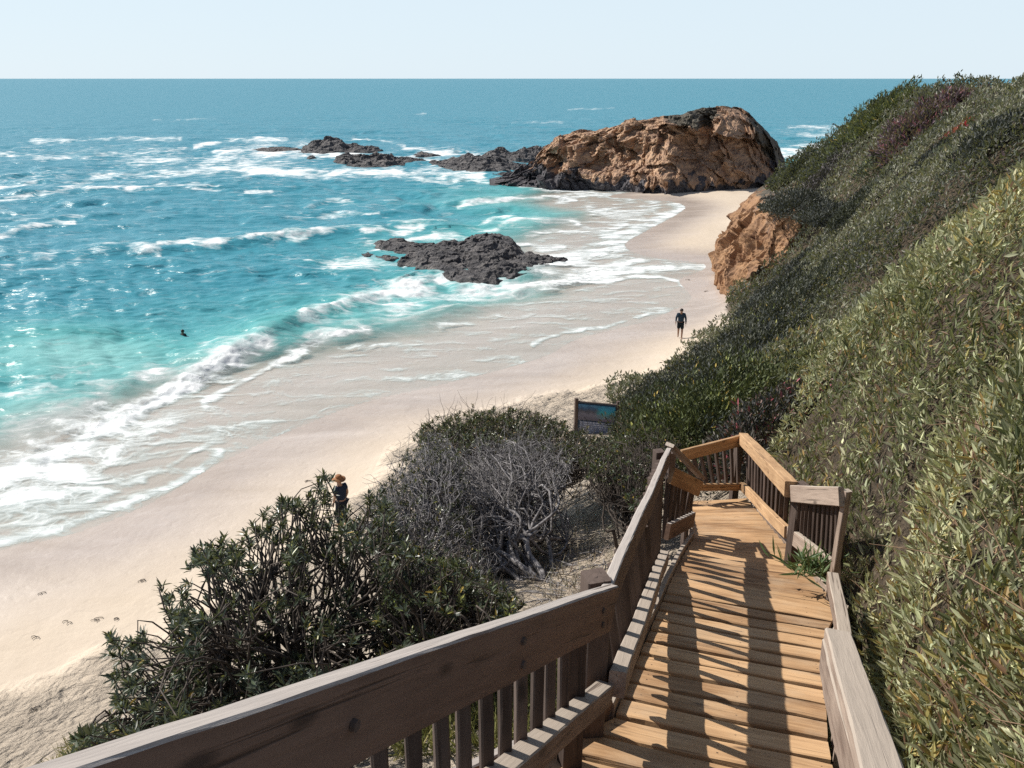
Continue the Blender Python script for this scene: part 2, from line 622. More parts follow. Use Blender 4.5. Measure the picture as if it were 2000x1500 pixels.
def sandstone_material(name, k=1.0, tint=(1, 1, 1)):
    """sandstone; the mesh attribute says where dark wave-worn rock, and on the cliff painted shade (R) and low scrub (G) lie on it"""
    m = Mat(name)
    at = m.n('ShaderNodeVertexColor', layer_name='tint').outputs['Color']
    sp = m.n('ShaderNodeSeparateColor', {0: at})
    o = m.obj()
    n1 = m.noise(o, .55, 8, .66, .5)
    st = m.noise(m.n('ShaderNodeMapping', {'Vector': o, 'Scale': (.25, .25, 2.6), 'Rotation': (R(5), R(-7), 0)}).outputs[0], 1.6, 6, .65, .4)
    f = m.math('ADD', m.math('MULTIPLY', n1, .6), m.math('MULTIPLY', st, .4))
    col = m.ramp(f, [(.33, (.16, .105, .085)), (.45, (.31, .20, .14)), (.56, (.44, .28, .175)), (.68, (.55, .41, .30))])
    col = m.mix(1.0, col, tuple(k * t for t in tint), 'MULTIPLY')
    n2 = m.noise(o, 4.5, 7, .7)
    nn = m.math('MULTIPLY', m.math('SUBTRACT', n1, .5), 1.3)
    dk = m.ramp(m.math('ADD', sp.outputs[0], nn), [(.42, (0, 0, 0)), (.62, (1, 1, 1))])
    col = m.mix(dk, col, m.ramp(n2, [(.35, (.045, .042, .05)), (.65, (.13, .12, .125))]))
    vg = m.ramp(m.math('ADD', sp.outputs[1], nn), [(.42, (0, 0, 0)), (.58, (1, 1, 1))])
    col = m.mix(vg, col, m.ramp(n2, [(.35, (.05, .045, .04)), (.65, (.15, .13, .10))]))
    nrm = m.bump(m.math('ADD', m.math('MULTIPLY', f, 1.0), m.math('MULTIPLY', n2, .45)), .8, .16)
    return m.done(m.bsdf(col, .9, nrm, .2))


M_GROUND = ground_material()
M_SEA = sea_material()
M_ROCK = rock_material('dark_wave_rock', (.042, .040, .046), (.095, .088, .090), (.20, .18, .17))
M_STONE = sandstone_material('sandstone')
M_CLIFF = sandstone_material('cliff_sandstone', .80, (1.0, .90, .78))

# ------------------------------------------------------------------ terrain functions
SWASH_PX = [(-700, 1330), (-300, 1190), (0, 1075), (120, 1050), (240, 1008), (330, 965), (430, 905), (530, 858), (700, 790), (860, 752), (980, 722), (1070, 694), (1130, 662),
            (1240, 634), (1330, 612), (1388, 594), (1384, 580), (1350, 562), (1330, 545), (1385, 528), (1378, 515), (1262, 500), (1222, 478), (1262, 452), (1325, 418),
            (1338, 402), (1300, 392), (1235, 388), (1190, 384)]
_sw = [at_z(px, py, .3)[:2] for px, py in SWASH_PX]
_sw += [np.array(p) for p in [(16, 111), (28, 118), (40, 122), (60, 140), (120, 200), (300, 420)]]
SWASH = catmull(_sw, 5)
SWASH = np.array(SWASH)


def shore_s(x, y):
    """metres inland from the edge of the wash (negative towards the sea)"""
    return poly_dist(x, y, SWASH, True)


def beach_z(s):
    up = .3 + .055 * np.clip(s, 0, 14) + .02 * np.clip(s - 14, 0, 40)
    dn = .3 + .045 * np.clip(s, -7, 0) + .075 * np.clip(s + 7, -60, 0)
    return np.where(s > 0, up, dn)


STAIR_A, STAIR_B = 1.92, .345
STAIR_D = np.array([.29, .957])


def stair_z(x, y):
    return EYE - STAIR_A - STAIR_B * (x * STAIR_D[0] + y * STAIR_D[1])


ANCH = []
# canopy tops seen in the photograph: (px, py, distance, canopy thickness)
for px, py, d, c in [
    (1700, 1480, 2.7, .9), (2000, 1450, 2.3, .8), (1850, 1250, 3.0, .9), (2000, 1000, 3.1, .9), (1730, 1120, 4.4, .9), (1700, 965, 6.4, .9),
    (1850, 800, 5.0, .9), (2000, 600, 4.8, .9), (1700, 700, 8.7, .9), (1850, 500, 7.4, .9), (2000, 290, 7.8, .9), (1900, 340, 9, .9),
    (1800, 420, 10.5, .9), (1700, 490, 12, .9), (1600, 560, 14, .9), (1520, 630, 16, .9), (1480, 680, 17.5, .9), (1610, 780, 11.3, .9), (1530, 830, 13.5, .9),
    (2300, 300, 7.5, .9), (2300, 900, 3.4, .9), (2300, 1300, 2.6, .9), (2600, 250, 9, .9),
    (2000, 158, 34, 1), (1930, 160, 42, 1), (1850, 164, 54, 1), (1800, 168, 60, 1), (1745, 198, 66, 1), (1700, 235, 72, 1), (1660, 275, 78, 1), (1620, 303, 84, 1),
    (1562, 326, 90, 1), (1950, 230, 26, 1), (1850, 262, 34, 1), (1750, 322, 40, 1), (1660, 402, 46, 1), (1605, 455, 50, 1), (1595, 500, 50, 1), (1500, 590, 46, 1), (1545, 545, 48, 1), (1572, 500, 50, 1),
    (1560, 590, 34, 1), (1440, 668, 38, 1), (1382, 708, 34, 1), (1305, 768, 30, 1), (1240, 812, 27, 1),
    (1330, 800, 24, 1), (1420, 790, 19, 1), (1500, 800, 15.5, 1)]:
    q = at_d(px, py, d)
    ANCH.append((q[0], q[1], q[2] - c))
ANCH += [(-.3, 3, 11.0), (.5, 5, 10.2), (1.0, 7.5, 9.3), (1.6, 10, 8.5), (2.6, 10, 8.45), (3.4, 12, 8.0), (2.6, 15, 7.1), (3.0, 20, 5.2), (3.1, 26.5, 2.7), (5.4, 30, 2.2),
         (1.2, 3.2, 11.0), (1.9, 5.2, 10.35), (2.6, 7.5, 9.35), (3.1, 9, 8.8), (.3, 0, 12.2), (.8, 1.5, 11.7), (0, -4, 13.3), (-1.7, 5.2, 9.55), (-3.2, 5.2, 8.2),
         (-2, 3, 10.5), (-4, 4, 9.0), (-6, 6, 6.4), (-8, 9, 3.4), (-9.6, 11, 1.9), (-2, 9, 7.9), (-4, 11, 5.6), (-6, 14, 2.7), (0, 12, 7.1), (-1, 15, 5.2), (-3, 18, 3.1),
         (0, 20, 3.8), (-1, 25, 2.3), (-1.2, 0, 12.0), (-4, 0, 10.6), (-8, 3, 6.6), (-12, 5, 3.2), (-14, 8, 1.4), (-16, 2, 2.4), (-14, -5, 5.5),
         (40, 30, 12.3), (50, 60, 11), (48, 88, 8), (46, 104, 4), (64, 110, 6), (20, 0, 14), (10, 0, 13.5), (5, 0, 13.0), (3, -5, 13.4), (22, -6, 14.5), (60, 20, 12), (60, -6, 12), (20, 33, 12.6), (26, 42, 12.3), (31, 51, 12), (36, 62, 11.5), (38, 75, 10), (28, 56, 12.4),
         (39, 97, 4.6), (42, 100, 4), (32, 84, 5.5), (26, 71, 5.6)]
# foot of the slope: level of the beach there, and below it further out
FOOT = [(-17, 9), (-13, 11), (-10.4, 13.2), (-8, 17), (-6, 21), (-4.2, 26), (-1.2, 30.5), (3, 33.5), (7.2, 37), (11, 43.5), (13.6, 49.5), (15.2, 53), (16.6, 58), (19.5, 64), (25, 75), (32, 90), (37, 102)]
for i, (x, y) in enumerate(FOOT):
    a, b = FOOT[max(0, i - 1)], FOOT[min(len(FOOT) - 1, i + 1)]
    t = np.array([b[0] - a[0], b[1] - a[1]], float)
    t /= np.linalg.norm(t)
    nx, ny = -t[1], t[0]
    ANCH.append((x, y, 1.15))
    ANCH.append((x + nx * 4, y + ny * 4, -.6))
    if i % 2 == 0:
        ANCH.append((x + nx * 14, y + ny * 14, -6))
ANCH += [(34, 112, -1.5), (44, 116, -2), (70, 130, -3)]
# a hollow behind the near ridge
for px, py, d, drop in [(1960, 300, 12, 1.9), (1960, 300, 17, 2.6), (1850, 385, 13.5, 1.9), (1850, 385, 19, 2.8), (1740, 470, 16, 2.0), (1740, 470, 22, 2.6), (1640, 535, 19, 2.0), (1560, 600, 21, 1.8)]:
    q = at_d(px, py, d)
    ANCH.append((q[0], q[1], q[2] - drop))
ANCH = np.array(ANCH)


def _phi(r2):
    return .5 * r2 * np.log(r2 + 1e-9)


_n = len(ANCH)
_d2 = ((ANCH[:, None, :2] - ANCH[None, :, :2]) ** 2).sum(-1)
_K = np.zeros((_n + 3, _n + 3))
_K[:_n, :_n] = _phi(_d2) + np.eye(_n) * 2.0
_K[:_n, _n] = 1
_K[:_n, _n + 1:] = ANCH[:, :2]
_K[_n:, :_n] = _K[:_n, _n:].T
_W = np.linalg.solve(_K, np.concatenate([ANCH[:, 2], [0, 0, 0]]))


def hill_z(x, y):
    sh = x.shape
    x, y = x.ravel(), y.ravel()
    out = _W[_n] + _W[_n + 1] * x + _W[_n + 2] * y
    for i in range(_n):
        out = out + _W[i] * _phi((x - ANCH[i, 0]) ** 2 + (y - ANCH[i, 1]) ** 2)
    return out.reshape(sh)


STAIR_C = np.array([(.6, -2.), (.55, 1.5), (1.05, 3.2), (1.75, 5.2), (2.15, 7), (2.75, 9.9)])


def ground_z(x, y, s=None):
    x = np.asarray(x, float)
    y = np.asarray(y, float)
    if s is None:
        s = shore_s(x, y)
    b = beach_z(s)
    h = hill_z(x, y)
    n = fbm(np.stack([x * .35, y * .35, np.zeros_like(x)], -1), 4) * .22
    hn = h + n * sstep(.8, 3, h - b)
    k = .35
    z = np.where(hn - b > 3, hn, b + k * np.log1p(np.exp(np.clip((hn - b) / k, -40, 40))))
    # keep the ground under the stairway
    d = poly_dist(x, y, STAIR_C)
    sz = stair_z(x, y) - .42
    wgt = 1 - sstep(.72, 1.25, d)
    z = np.where(y < 11.5, z * (1 - wgt) + np.minimum(z, sz) * wgt, z)
    return z


def gz(x, y):
    return float(ground_z(np.array([x]), np.array([y]))[0])


# ------------------------------------------------------------------ ground mesh
gx = np.concatenate([np.linspace(-60, -14, 90, endpoint=False), np.linspace(-14, 24, 150, endpoint=False), np.linspace(24, 90, 90)])
gy = np.concatenate([np.linspace(-8, 36, 160, endpoint=False), np.linspace(36, 150, 230)])
GX, GY = np.meshgrid(gx, gy, indexing='ij')
GS = shore_s(GX, GY)
GZ = ground_z(GX, GY, GS)
GB = beach_z(GS)
soil = sstep(.3, .9, GZ - GB) * .98
left = 1 - sstep(-.5, .9, (GX - .32 * GY + .4) - 4 * sstep(11, 20, GY) * (GX < 5) + 40 * (GX > 5))
soil = soil * (1 - .62 * left)
# bare sandy patches on the slope beside the stairs
pu, pv = project(np.stack([GX, GY, GZ], -1))
for cx, cy, rx, ry in [(1120, 1050, 170, 190), (1180, 1130, 130, 140), (1010, 1060, 110, 120), (1080, 960, 80, 60), (900, 1420, 260, 120), (1080, 1350, 130, 160), (1010, 1120, 90, 60), (1400, 950, 90, 40)]:
    w = np.exp(-(((pu - cx) / rx) ** 2 + ((pv - cy) / ry) ** 2) ** 2)
    soil = soil * (1 - np.nan_to_num(w) * .95)
wet = (1 - sstep(1.0, 6.5, GS)) * .98
LOOSE = np.array([at_z(px, py, 1.0)[:2] for px, py in [(-260, 1345), (-60, 1335), (60, 1325), (160, 1300), (235, 1262), (400, 1190), (640, 1010), (760, 900), (815, 838), (880, 800), (1000, 768), (1150, 748), (1290, 722), (1360, 690), (1440, 620)]])
LD = poly_dist(GX, GY, LOOSE, True) + fbm(np.stack([GX * .5, GY * .5, GX * 0 + 2], -1), 3) * 1.2
rgh = sstep(-.4, 1.0, LD) * (1 - .3 * soil)
ground = link('beach_ground', mesh_np('beach_ground', np.stack([GX, GY, GZ], -1).reshape(-1, 3), grid_faces(*GX.shape), smooth=True,
                                      col=np.stack([soil, wet, rgh], -1).reshape(-1, 3)), M_GROUND)
tag(ground, 'pale sandy beach rising into a scrub covered slope', 'beach', kind='structure')

# ------------------------------------------------------------------ sea
FOAM_LINES = [  # points, half width, strength
    ([(-60, 985), (60, 915), (150, 868), (240, 822), (330, 768), (420, 716), (520, 672)], 20, .95),
    ([(-60, 1085), (0, 1072), (120, 1044), (240, 1002), (330, 960), (430, 900)], 14, .75),
    ([(60, 1015), (170, 990), (280, 940)], 16, .55),
    ([(330, 905), (420, 878), (520, 888)], 7, .6), ([(430, 905), (530, 862), (700, 795), (860, 757)], 5, .42),
    ([(400, 790), (470, 752), (560, 700), (640, 672), (720, 650)], 12, .78),
    ([(560, 690), (640, 655), (760, 625), (880, 600)], 10, .5),
    ([(595, 630), (640, 612)], 12, .95), ([(655, 606), (700, 588), (745, 570), (800, 552)], 15, .95),
    ([(780, 560), (850, 552), (930, 560), (1020, 556), (1100, 546), (1180, 534), (1250, 528)], 18, .8),
    ([(1050, 520), (1130, 505), (1200, 490), (1240, 470)], 24, .75),
    ([(1060, 560), (1150, 548), (1250, 546), (1330, 562), (1385, 586)], 5, .85),
    ([(1040, 690), (1130, 660), (1240, 632), (1330, 610), (1385, 594)], 6, .72),
    ([(860, 640), (960, 632), (1060, 610), (1140, 620)], 7, .40), ([(880, 600), (960, 610), (1060, 640), (1160, 630)], 6, .42), ([(1250, 600), (1310, 606), (1370, 596)], 6, .5),
    ([(640, 700), (760, 672), (900, 668)], 6, .42), ([(700, 640), (820, 660), (960, 690)], 5, .38),
    ([(1200, 520), (1290, 528), (1380, 524)], 9, .72), ([(1180, 470), (1230, 458), (1290, 432), (1336, 406)], 14, .78), ([(1336, 404), (1300, 393), (1235, 388), (1180, 384)], 9, .95),
    ([(1060, 385), (1130, 383), (1190, 388)], 5, .8),
    ([(1150, 410), (1220, 420), (1280, 405)], 16, .6), ([(1140, 455), (1180, 450), (1220, 440)], 14, .6),
    ([(960, 352), (1040, 366), (1120, 374), (1200, 384)], 5, .8),
    ([(150, 495), (190, 486), (240, 482), (290, 488), (310, 494)], 7, 1.0), ([(310, 482), (370, 484), (430, 481)], 6, .9), ([(430, 480), (520, 470), (600, 460), (700, 456), (800, 452), (860, 440), (930, 436), (1010, 422)], 4, .78),
    ([(760, 448), (830, 444)], 5, .8), ([(600, 462), (560, 466)], 4, .7),
    ([(-40, 475), (30, 455), (75, 440), (145, 432)], 4, .85), ([(-40, 515), (30, 505), (90, 500), (150, 498)], 12, .62), ([(-40, 535), (40, 522), (150, 515)], 7, .45),
    ([(895, 402), (960, 392), (1040, 388), (1125, 391)], 4, .9), ([(905, 440), (960, 446), (1010, 430), (1080, 432), (1130, 440)], 6, .7), ([(1030, 462), (1100, 452), (1190, 462)], 7, .55),
    ([(720, 472), (800, 470), (880, 462), (960, 466)], 6, .7), ([(1010, 480), (1060, 490), (1100, 486)], 9, .7),
    ([(-40, 390), (60, 382), (160, 374), (260, 372), (340, 368), (430, 370)], 3.5, .85), ([(-40, 372), (60, 360), (140, 352)], 5, .6),
    ([(180, 345), (300, 342), (420, 338)], 7, .52), ([(300, 362), (400, 360), (440, 370)], 4, .6),
    ([(480, 378), (530, 372)], 4, .75), ([(640, 390), (700, 400)], 5, .55), ([(560, 425), (650, 420), (740, 414)], 4, .5), ([(850, 375), (900, 368)], 3, .6),
    ([(60, 275), (200, 272), (340, 270), (350, 274)], 4, .7), ([(0, 300), (120, 308), (240, 300), (360, 290)], 4, .55), ([(250, 318), (380, 312), (470, 306)], 5, .6),
    ([(380, 285), (440, 276), (500, 272), (560, 272)], 4, .8), ([(690, 272), (740, 274), (790, 284)], 3, .75), ([(420, 300), (500, 298), (600, 300), (700, 304)], 8, .9),
    ([(430, 330), (540, 335), (660, 338), (760, 338), (860, 340), (940, 346)], 9, .85), ([(780, 345), (880, 352), (950, 354)], 7, .7),
    ([(790, 292), (860, 298), (930, 304)], 6, .85), ([(880, 310), (940, 312), (1000, 326)], 5, .8), ([(700, 306), (790, 308), (880, 318)], 5, .9),
    ([(1540, 250), (1570, 246), (1600, 248), (1630, 246), (1660, 252)], 4, .58), ([(1525, 295), (1560, 290), (1600, 286)], 9, 1.0), ([(1525, 305), (1580, 306), (1640, 300)], 9, .9), ([(1560, 262), (1640, 262)], 5, .6),
    ([(1110, 215), (1135, 212), (1160, 213), (1200, 211)], 1.6, .50), ([(810, 223), (832, 222)], 1.5, .6), ([(300, 235), (420, 232)], 2, .4), ([(1000, 240), (1100, 238)], 2, .4),
]
FOAM_BLOBS = [(60, 960, 200, 95, .72), (170, 850, 190, 90, .58), (330, 830, 170, 60, .42), (300, 735, 60, 26, .62), (210, 760, 160, 50, .42), (120, 900, 120, 60, .35), (430, 720, 90, 40, .5), (560, 1000, 60, 20, .2),
              (330, 880, 130, 46, .34), (700, 520, 90, 22, .66), (640, 505, 60, 16, .6), (760, 480, 60, 16, .55), (850, 560, 130, 26, .62), (1010, 552, 150, 22, .55),
              (1150, 512, 100, 30, .60), (1215, 420, 90, 34, .5), (1180, 460, 60, 26, .45), (760, 590, 90, 26, .5), (900, 590, 130, 26, .38), (1040, 590, 110, 22, .34), (1250, 530, 90, 20, .55),
              (450, 318, 160, 22, .60), (230, 300, 300, 26, .30), (150, 350, 260, 26, .30), (330, 330, 220, 24, .30), (640, 335, 220, 14, .50), (560, 285, 120, 14, .60), (860, 300, 90, 12, .6),
              (820, 330, 120, 14, .55), (60, 500, 130, 26, .30), (1000, 440, 160, 22, .26), (700, 400, 260, 30, .17), (880, 470, 160, 14, .4), (1600, 255, 90, 10, .34), (1570, 298, 70, 14, .8),
              (1100, 610, 230, 60, .17), (800, 700, 260, 60, .12), (500, 830, 200, 60, .14), (700, 640, 160, 50, .26), (40, 420, 200, 30, .16)]

na, nr = 1000, 950
ang = np.linspace(R(-52), R(46), na)
dep = np.concatenate([np.linspace(R(56), R(20), 300, endpoint=False), np.linspace(R(20), R(.35), nr - 310, endpoint=False), R(.35) * np.geomspace(1, .05, 10)])
rad = (EYE - .2) / np.tan(dep)
AA, RR = np.meshgrid(ang, rad, indexing='ij')
SX, SY = RR * np.sin(AA), RR * np.cos(AA)
SS = shore_s(SX, SY)
drr = np.gradient(rad)[None, :] + 0 * AA
fu, fv = project(np.stack([SX, SY, np.zeros_like(SX)], -1))
fu, fv = np.nan_to_num(fu, nan=-9999), np.nan_to_num(fv, nan=-9999)
wob = fbm(np.stack([SX * .22, SY * .12, SX * 0], -1), 3)
persp = np.clip((fv - 140) / 700, .1, 1)
fvw = fv + wob * 22 * persp
foam = np.full(SX.shape, .07) + .17 * sstep(-13, -7, SS) * (SS < 0)
for pts, hw, st in FOAM_LINES:
    L = catmull(pts, 4)
    lo, hi = L.min(0) - hw * 4, L.max(0) + hw * 4
    m = (fu > lo[0]) & (fu < hi[0]) & (fvw > lo[1]) & (fvw < hi[1])
    if m.any():
        d = poly_dist(fu[m], fvw[m], L)
        foam[m] = np.maximum(foam[m], st * np.exp(-(d / hw) ** 2))
for cx, cy, rx, ry, st in FOAM_BLOBS:
    g = st * np.exp(-((fu - cx) / rx) ** 2 - ((fvw - cy) / ry) ** 2)
    foam = np.maximum(foam, g) + .25 * np.minimum(foam, g)
brk = .80 + .75 * fbm(np.stack([SX * .16, SY * .05, SX * 0 + 9], -1), 3) + .35 * fbm(np.stack([SX * .6, SY * .2, SX * 0 + 19], -1), 2)
offs = sstep(6, 18, -SS)
foam = foam * (1 - offs) + foam * offs * np.clip(brk, .25, 1.15) * .92
foam = np.clip(foam, 0, 1.0)
# waves
zz = np.zeros_like(SX)
wr = np.random.default_rng(11)
for k in range(84):
    lam = float(np.exp(wr.uniform(math.log(.75), math.log(24))))
    th = math.radians(-100 + wr.normal() * 34)
    amp = .0135 * lam ** .62
    kk = 2 * math.pi / lam
    ph = wr.uniform(0, 6.28)
    fade = 1 - sstep(.16, .4, drr / lam)
    a = kk * (SX * math.cos(th) + SY * math.sin(th)) + ph + 1.5 * wob
    zz += amp * fade * (np.sin(a) + .25 * np.cos(2 * a))
off = np.clip(-SS, 0, 400)
zz *= (.12 + .88 * sstep(3, 16, off)) * .55
zz *= .65 + .35 * np.clip(fbm(np.stack([SX * .03, SY * .03, SX * 0 + 5], -1), 2) + .7, 0, 1.5)
CRESTS = [([(250, 800), (330, 762), (420, 712), (520, 660), (600, 626), (690, 588), (760, 560)], 1.25, .55), ([(90, 496), (190, 486), (290, 490), (370, 483), (430, 480), (600, 460), (800, 450)], 1.8, .55),
          ([(-40, 475), (60, 445), (145, 432)], 1.5, .4), ([(880, 404), (960, 393), (1130, 391)], 1.4, .4), ([(-40, 385), (160, 374), (430, 370)], 2.0, .45), ([(905, 440), (1130, 440)], 1.2, .3)]
for pts, wd, hgt in CRESTS:
    L = catmull([at_z(px, py, 0)[:2] for px, py in pts], 5)
    d = poly_dist(SX, SY, L, True)
    # steeper towards the beach
    dd = np.where(d > 0, d / (wd * .75), d / (wd * 2.4))
    e0 = L[0]
    e1 = L[-1]
    zz += hgt * np.exp(-dd ** 2) * sstep(0, 6, np.hypot(SX - e0[0], SY - e0[1])) * sstep(0, 5, np.hypot(SX - e1[0], SY - e1[1]))
zz += np.clip(foam - .5, 0, .5) * .25 * (fbm(np.stack([SX * 1.3, SY * 1.3, SX * 0], -1), 3) + .3) * (1 - sstep(.3, 1.2, drr)) * sstep(1, 6, off)
SB = beach_z(SS)
film = np.where(SS < .0, SB + .035 * sstep(-.05, -.8, -(-SS)) * 1 + .012, SB - .02 - .25 * sstep(0, 2, SS))
film = np.where(SS < 0, SB + .012 + .04 * sstep(0, 1.5, -SS), film)
SZ = np.maximum(zz + .0, film)
SZ = np.where(SS < 0, SZ, film)
depth = np.clip(SZ - SB, 0, 50)
opac = np.clip(.10 + .9 * sstep(.04, .95, depth) , 0, 1)
opac = np.where(off > 16, 1, np.maximum(opac, sstep(7, 15, off)))
opac = np.where(SS > 0, 0, opac)
shal = np.exp(-np.clip(off - 5, 0, 1e9) / 20) * .94
shal = np.maximum(shal, .74 * np.exp(-((fu - 150) / 420) ** 2 - ((fv - 700) / 110) ** 2) * (off > 4))
shal = np.maximum(shal, .75 * np.exp(-((fu - 1120) / 190) ** 2 - ((fv - 415) / 50) ** 2) * (off > 2))
shal = np.maximum(shal, .40 * np.exp(-((fu - 760) / 260) ** 2 - ((fv - 560) / 90) ** 2) * (off > 2))
shal = np.maximum(shal, .97 * np.exp(-((fu - 130) / 330) ** 2 - ((fv - 860) / 130) ** 2) * (off > 1))
shal = shal + .36 * np.clip(foam - .12, 0, .8) * (off > 4)
foam = np.where(SS > -.05, 0, foam)
keep = (SS < 3)
sea = link('sea', mesh_np('sea', np.stack([SX, SY, SZ], -1).reshape(-1, 3), grid_faces(na, nr, keep), smooth=True,
                          col=np.stack([foam, np.clip(shal, 0, 1), opac], -1).reshape(-1, 3),
                          attrs={'far': sstep(25, 400, RR).ravel()}), M_SEA)
tag(sea, 'turquoise and blue sea with white surf breaking on the beach', 'sea', kind='structure')
#==ROCKS==
# ------------------------------------------------------------------ rocks and headland
def rock(name, outline_px, hmax, label, zbase=-.5, mat=None, power=.55, nu=160, nv=46, rough=.35, bumps=(), group=None, freq=.55, cat='rock'):
    """a low sea rock: outline given at water level, height falling from the middle to the rim, broken by noise"""
    P = np.array([at_z(px, py, 0.)[:2] for px, py in outline_px])
    P = catmull(np.vstack([P, P[:1]]), 8)[:-1]
    # resample the rim
    seg = np.r_[0, np.cumsum(np.hypot(*np.diff(np.vstack([P, P[:1]]), axis=0).T))]
    t = np.linspace(0, seg[-1], nu, endpoint=False)
    Q = np.vstack([P, P[:1]])
    rim = np.stack([np.interp(t, seg, Q[:, 0]), np.interp(t, seg, Q[:, 1])], -1)
    c = rim.mean(0)
    v = np.linspace(0, 1, nv)
    xy = c + (rim[:, None, :] - c) * (1 - v[None, :, None]) * (1 + .10 * (1 - v[None, :, None]))
    x, y = xy[..., 0], xy[..., 1]
    e = poly_dist(x, y, np.vstack([rim, rim[:1]]))
    size = max(1e-3, e.max())
    prof = np.clip(e / size, 0, 1) ** power
    z = hmax * prof * (.72 + .5 * fbm(np.stack([x * freq, y * freq, x * 0 + 3], -1), 4))
    u, w = project(np.stack([x, y, z * 0], -1))
    for bx, by, rx, ry, hb in bumps:
        g = np.exp(-(((u - bx) / rx) ** 2 + ((w - by) / ry) ** 2) ** 2)
        z = z + hb * g
    # ledges
    st = .42
    q = z / st
    z = st * (np.floor(q) + sstep(.25, .9, q - np.floor(q))) * .55 + z * .45
    rimf = sstep(0, .12, v)[None, :]
    z = z * rimf + zbase * (1 - rimf)
    V = np.stack([x, y, z], -1)
    d = ridged(V * [freq * 1.2, freq * 1.2, freq * 2.0], 4)
    d2 = fbm(V * freq * 2.2 + 9, 4)
    d = d + facets(V * [1, 1, 1.6] + d2[..., None] * .2, 1.5 if freq > .45 else 2.6, 8) * .55
    V = V + np.stack([d2 * rough * .8, np.roll(d2, 7, 0) * rough * .8, (d - .5) * rough * rimf], -1)
    V2 = np.concatenate([V, V[:1]], 0)
    me = mesh_np(name, V2.reshape(-1, 3), grid_faces(nu + 1, nv), smooth=False)
    o = link(name, me, mat or M_ROCK)
    return tag(o, label, cat, group)


rock('sea_rock', [(730, 474), (770, 472), (830, 478), (900, 474), (940, 468), (985, 476), (1015, 490), (1040, 508), (1052, 530), (1020, 544), (950, 553), (890, 550), (850, 534), (800, 520), (775, 516), (790, 500), (750, 490)],
     .64, 'large low dark rock in the surf with a raised block on top', bumps=[(962, 494, 50, 24, .75), (900, 525, 120, 14, .15)], nu=300, nv=90, power=.26, rough=.30)
rock('sea_rock', [(1015, 497), (1050, 500), (1085, 505), (1108, 511), (1080, 518), (1040, 517), (1010, 512)], .55, 'flat tapering ledge of dark rock trailing from the big surf rock towards the beach', rough=.3)
rock('sea_rock', [(735, 500), (765, 500), (778, 506), (750, 509), (732, 505)], .4, 'small dark rock awash just seaward of the big surf rock', rough=.18, nu=80, nv=24)
rock('sea_rock', [(706, 494), (722, 493), (728, 498), (712, 501)], .35, 'tiny dark rock poking out of the foam, outermost beside the big surf rock', rough=.15, nu=60, nv=20)
FARG = 'dark rocks of the outer reef'
rock('sea_rock', [(578, 295), (610, 289), (650, 287), (690, 290), (730, 293), (752, 295), (720, 299), (650, 300), (600, 300)], 1.9, 'broad humped dark rock at the seaward end of the outer reef', rough=.5, group=FARG, freq=.3, bumps=[(640, 293, 40, 6, .9)], power=.7)
rock('sea_rock', [(488, 292), (530, 290), (578, 290), (590, 293), (560, 296), (500, 294)], .6, 'long thin rock spit lying flat beyond the humped reef rock', rough=.25, group=FARG, freq=.3)
rock('sea_rock', [(650, 316), (675, 308), (710, 306), (745, 308), (790, 312), (832, 314), (800, 320), (740, 325), (690, 324)], .95, 'ragged low dark rock in the middle of the outer reef', rough=.6, group=FARG, freq=.4, bumps=[(670, 313, 16, 6, .8), (745, 312, 24, 6, .6)])
rock('sea_rock', [(598, 311), (612, 306), (618, 311), (606, 313)], .8, 'small pointed dark rock standing in white water before the reef', rough=.3, group=FARG, freq=.5, nu=60, nv=20)
rock('sea_rock', [(806, 303), (822, 300), (838, 303), (864, 305), (840, 306), (815, 306)], .9, 'small dark rock with a flat tail behind the middle of the reef', rough=.3, group=FARG, freq=.5, nu=80, nv=24)
rock('sea_rock', [(835, 318), (880, 314), (930, 316), (985, 320), (1030, 322), (1010, 332), (960, 337), (920, 338), (890, 330), (850, 324)], 1.1, 'wide shelf of dark reef rock next to the headland foot', rough=.5, group=FARG, freq=.4, bumps=[(940, 322, 40, 8, .7)])
rock('sea_rock', [(940, 308), (960, 300), (985, 296), (1000, 302), (990, 310), (955, 312)], 1.6, 'rounded dark boulder just off the tip of the headland', rough=.5, group=FARG, freq=.4)
rock('sea_rock', [(985, 310), (1010, 300), (1045, 294), (1075, 298), (1085, 308), (1040, 316), (1000, 316)], 1.7, 'long dark boulder leaning on the tip of the headland', rough=.6, group=FARG, freq=.4)
rock('sea_rock', [(895, 307), (915, 304), (928, 307), (910, 310)], .7, 'little dark rock between the reef shelf and the boulders', rough=.25, group=FARG, freq=.5, nu=60, nv=20)
# wave-cut shelf in front of the headland
rock('rock_shelf', [(955, 343), (1010, 338), (1080, 338), (1180, 340), (1290, 352), (1330, 362), (1290, 371), (1225, 377), (1185, 373), (1130, 366), (1070, 360), (1010, 354)], .75,
     'flat dark wave-cut rock shelf along the foot of the tan headland', rough=.45, nu=260, nv=60, power=.3, freq=.5, cat='rock shelf')


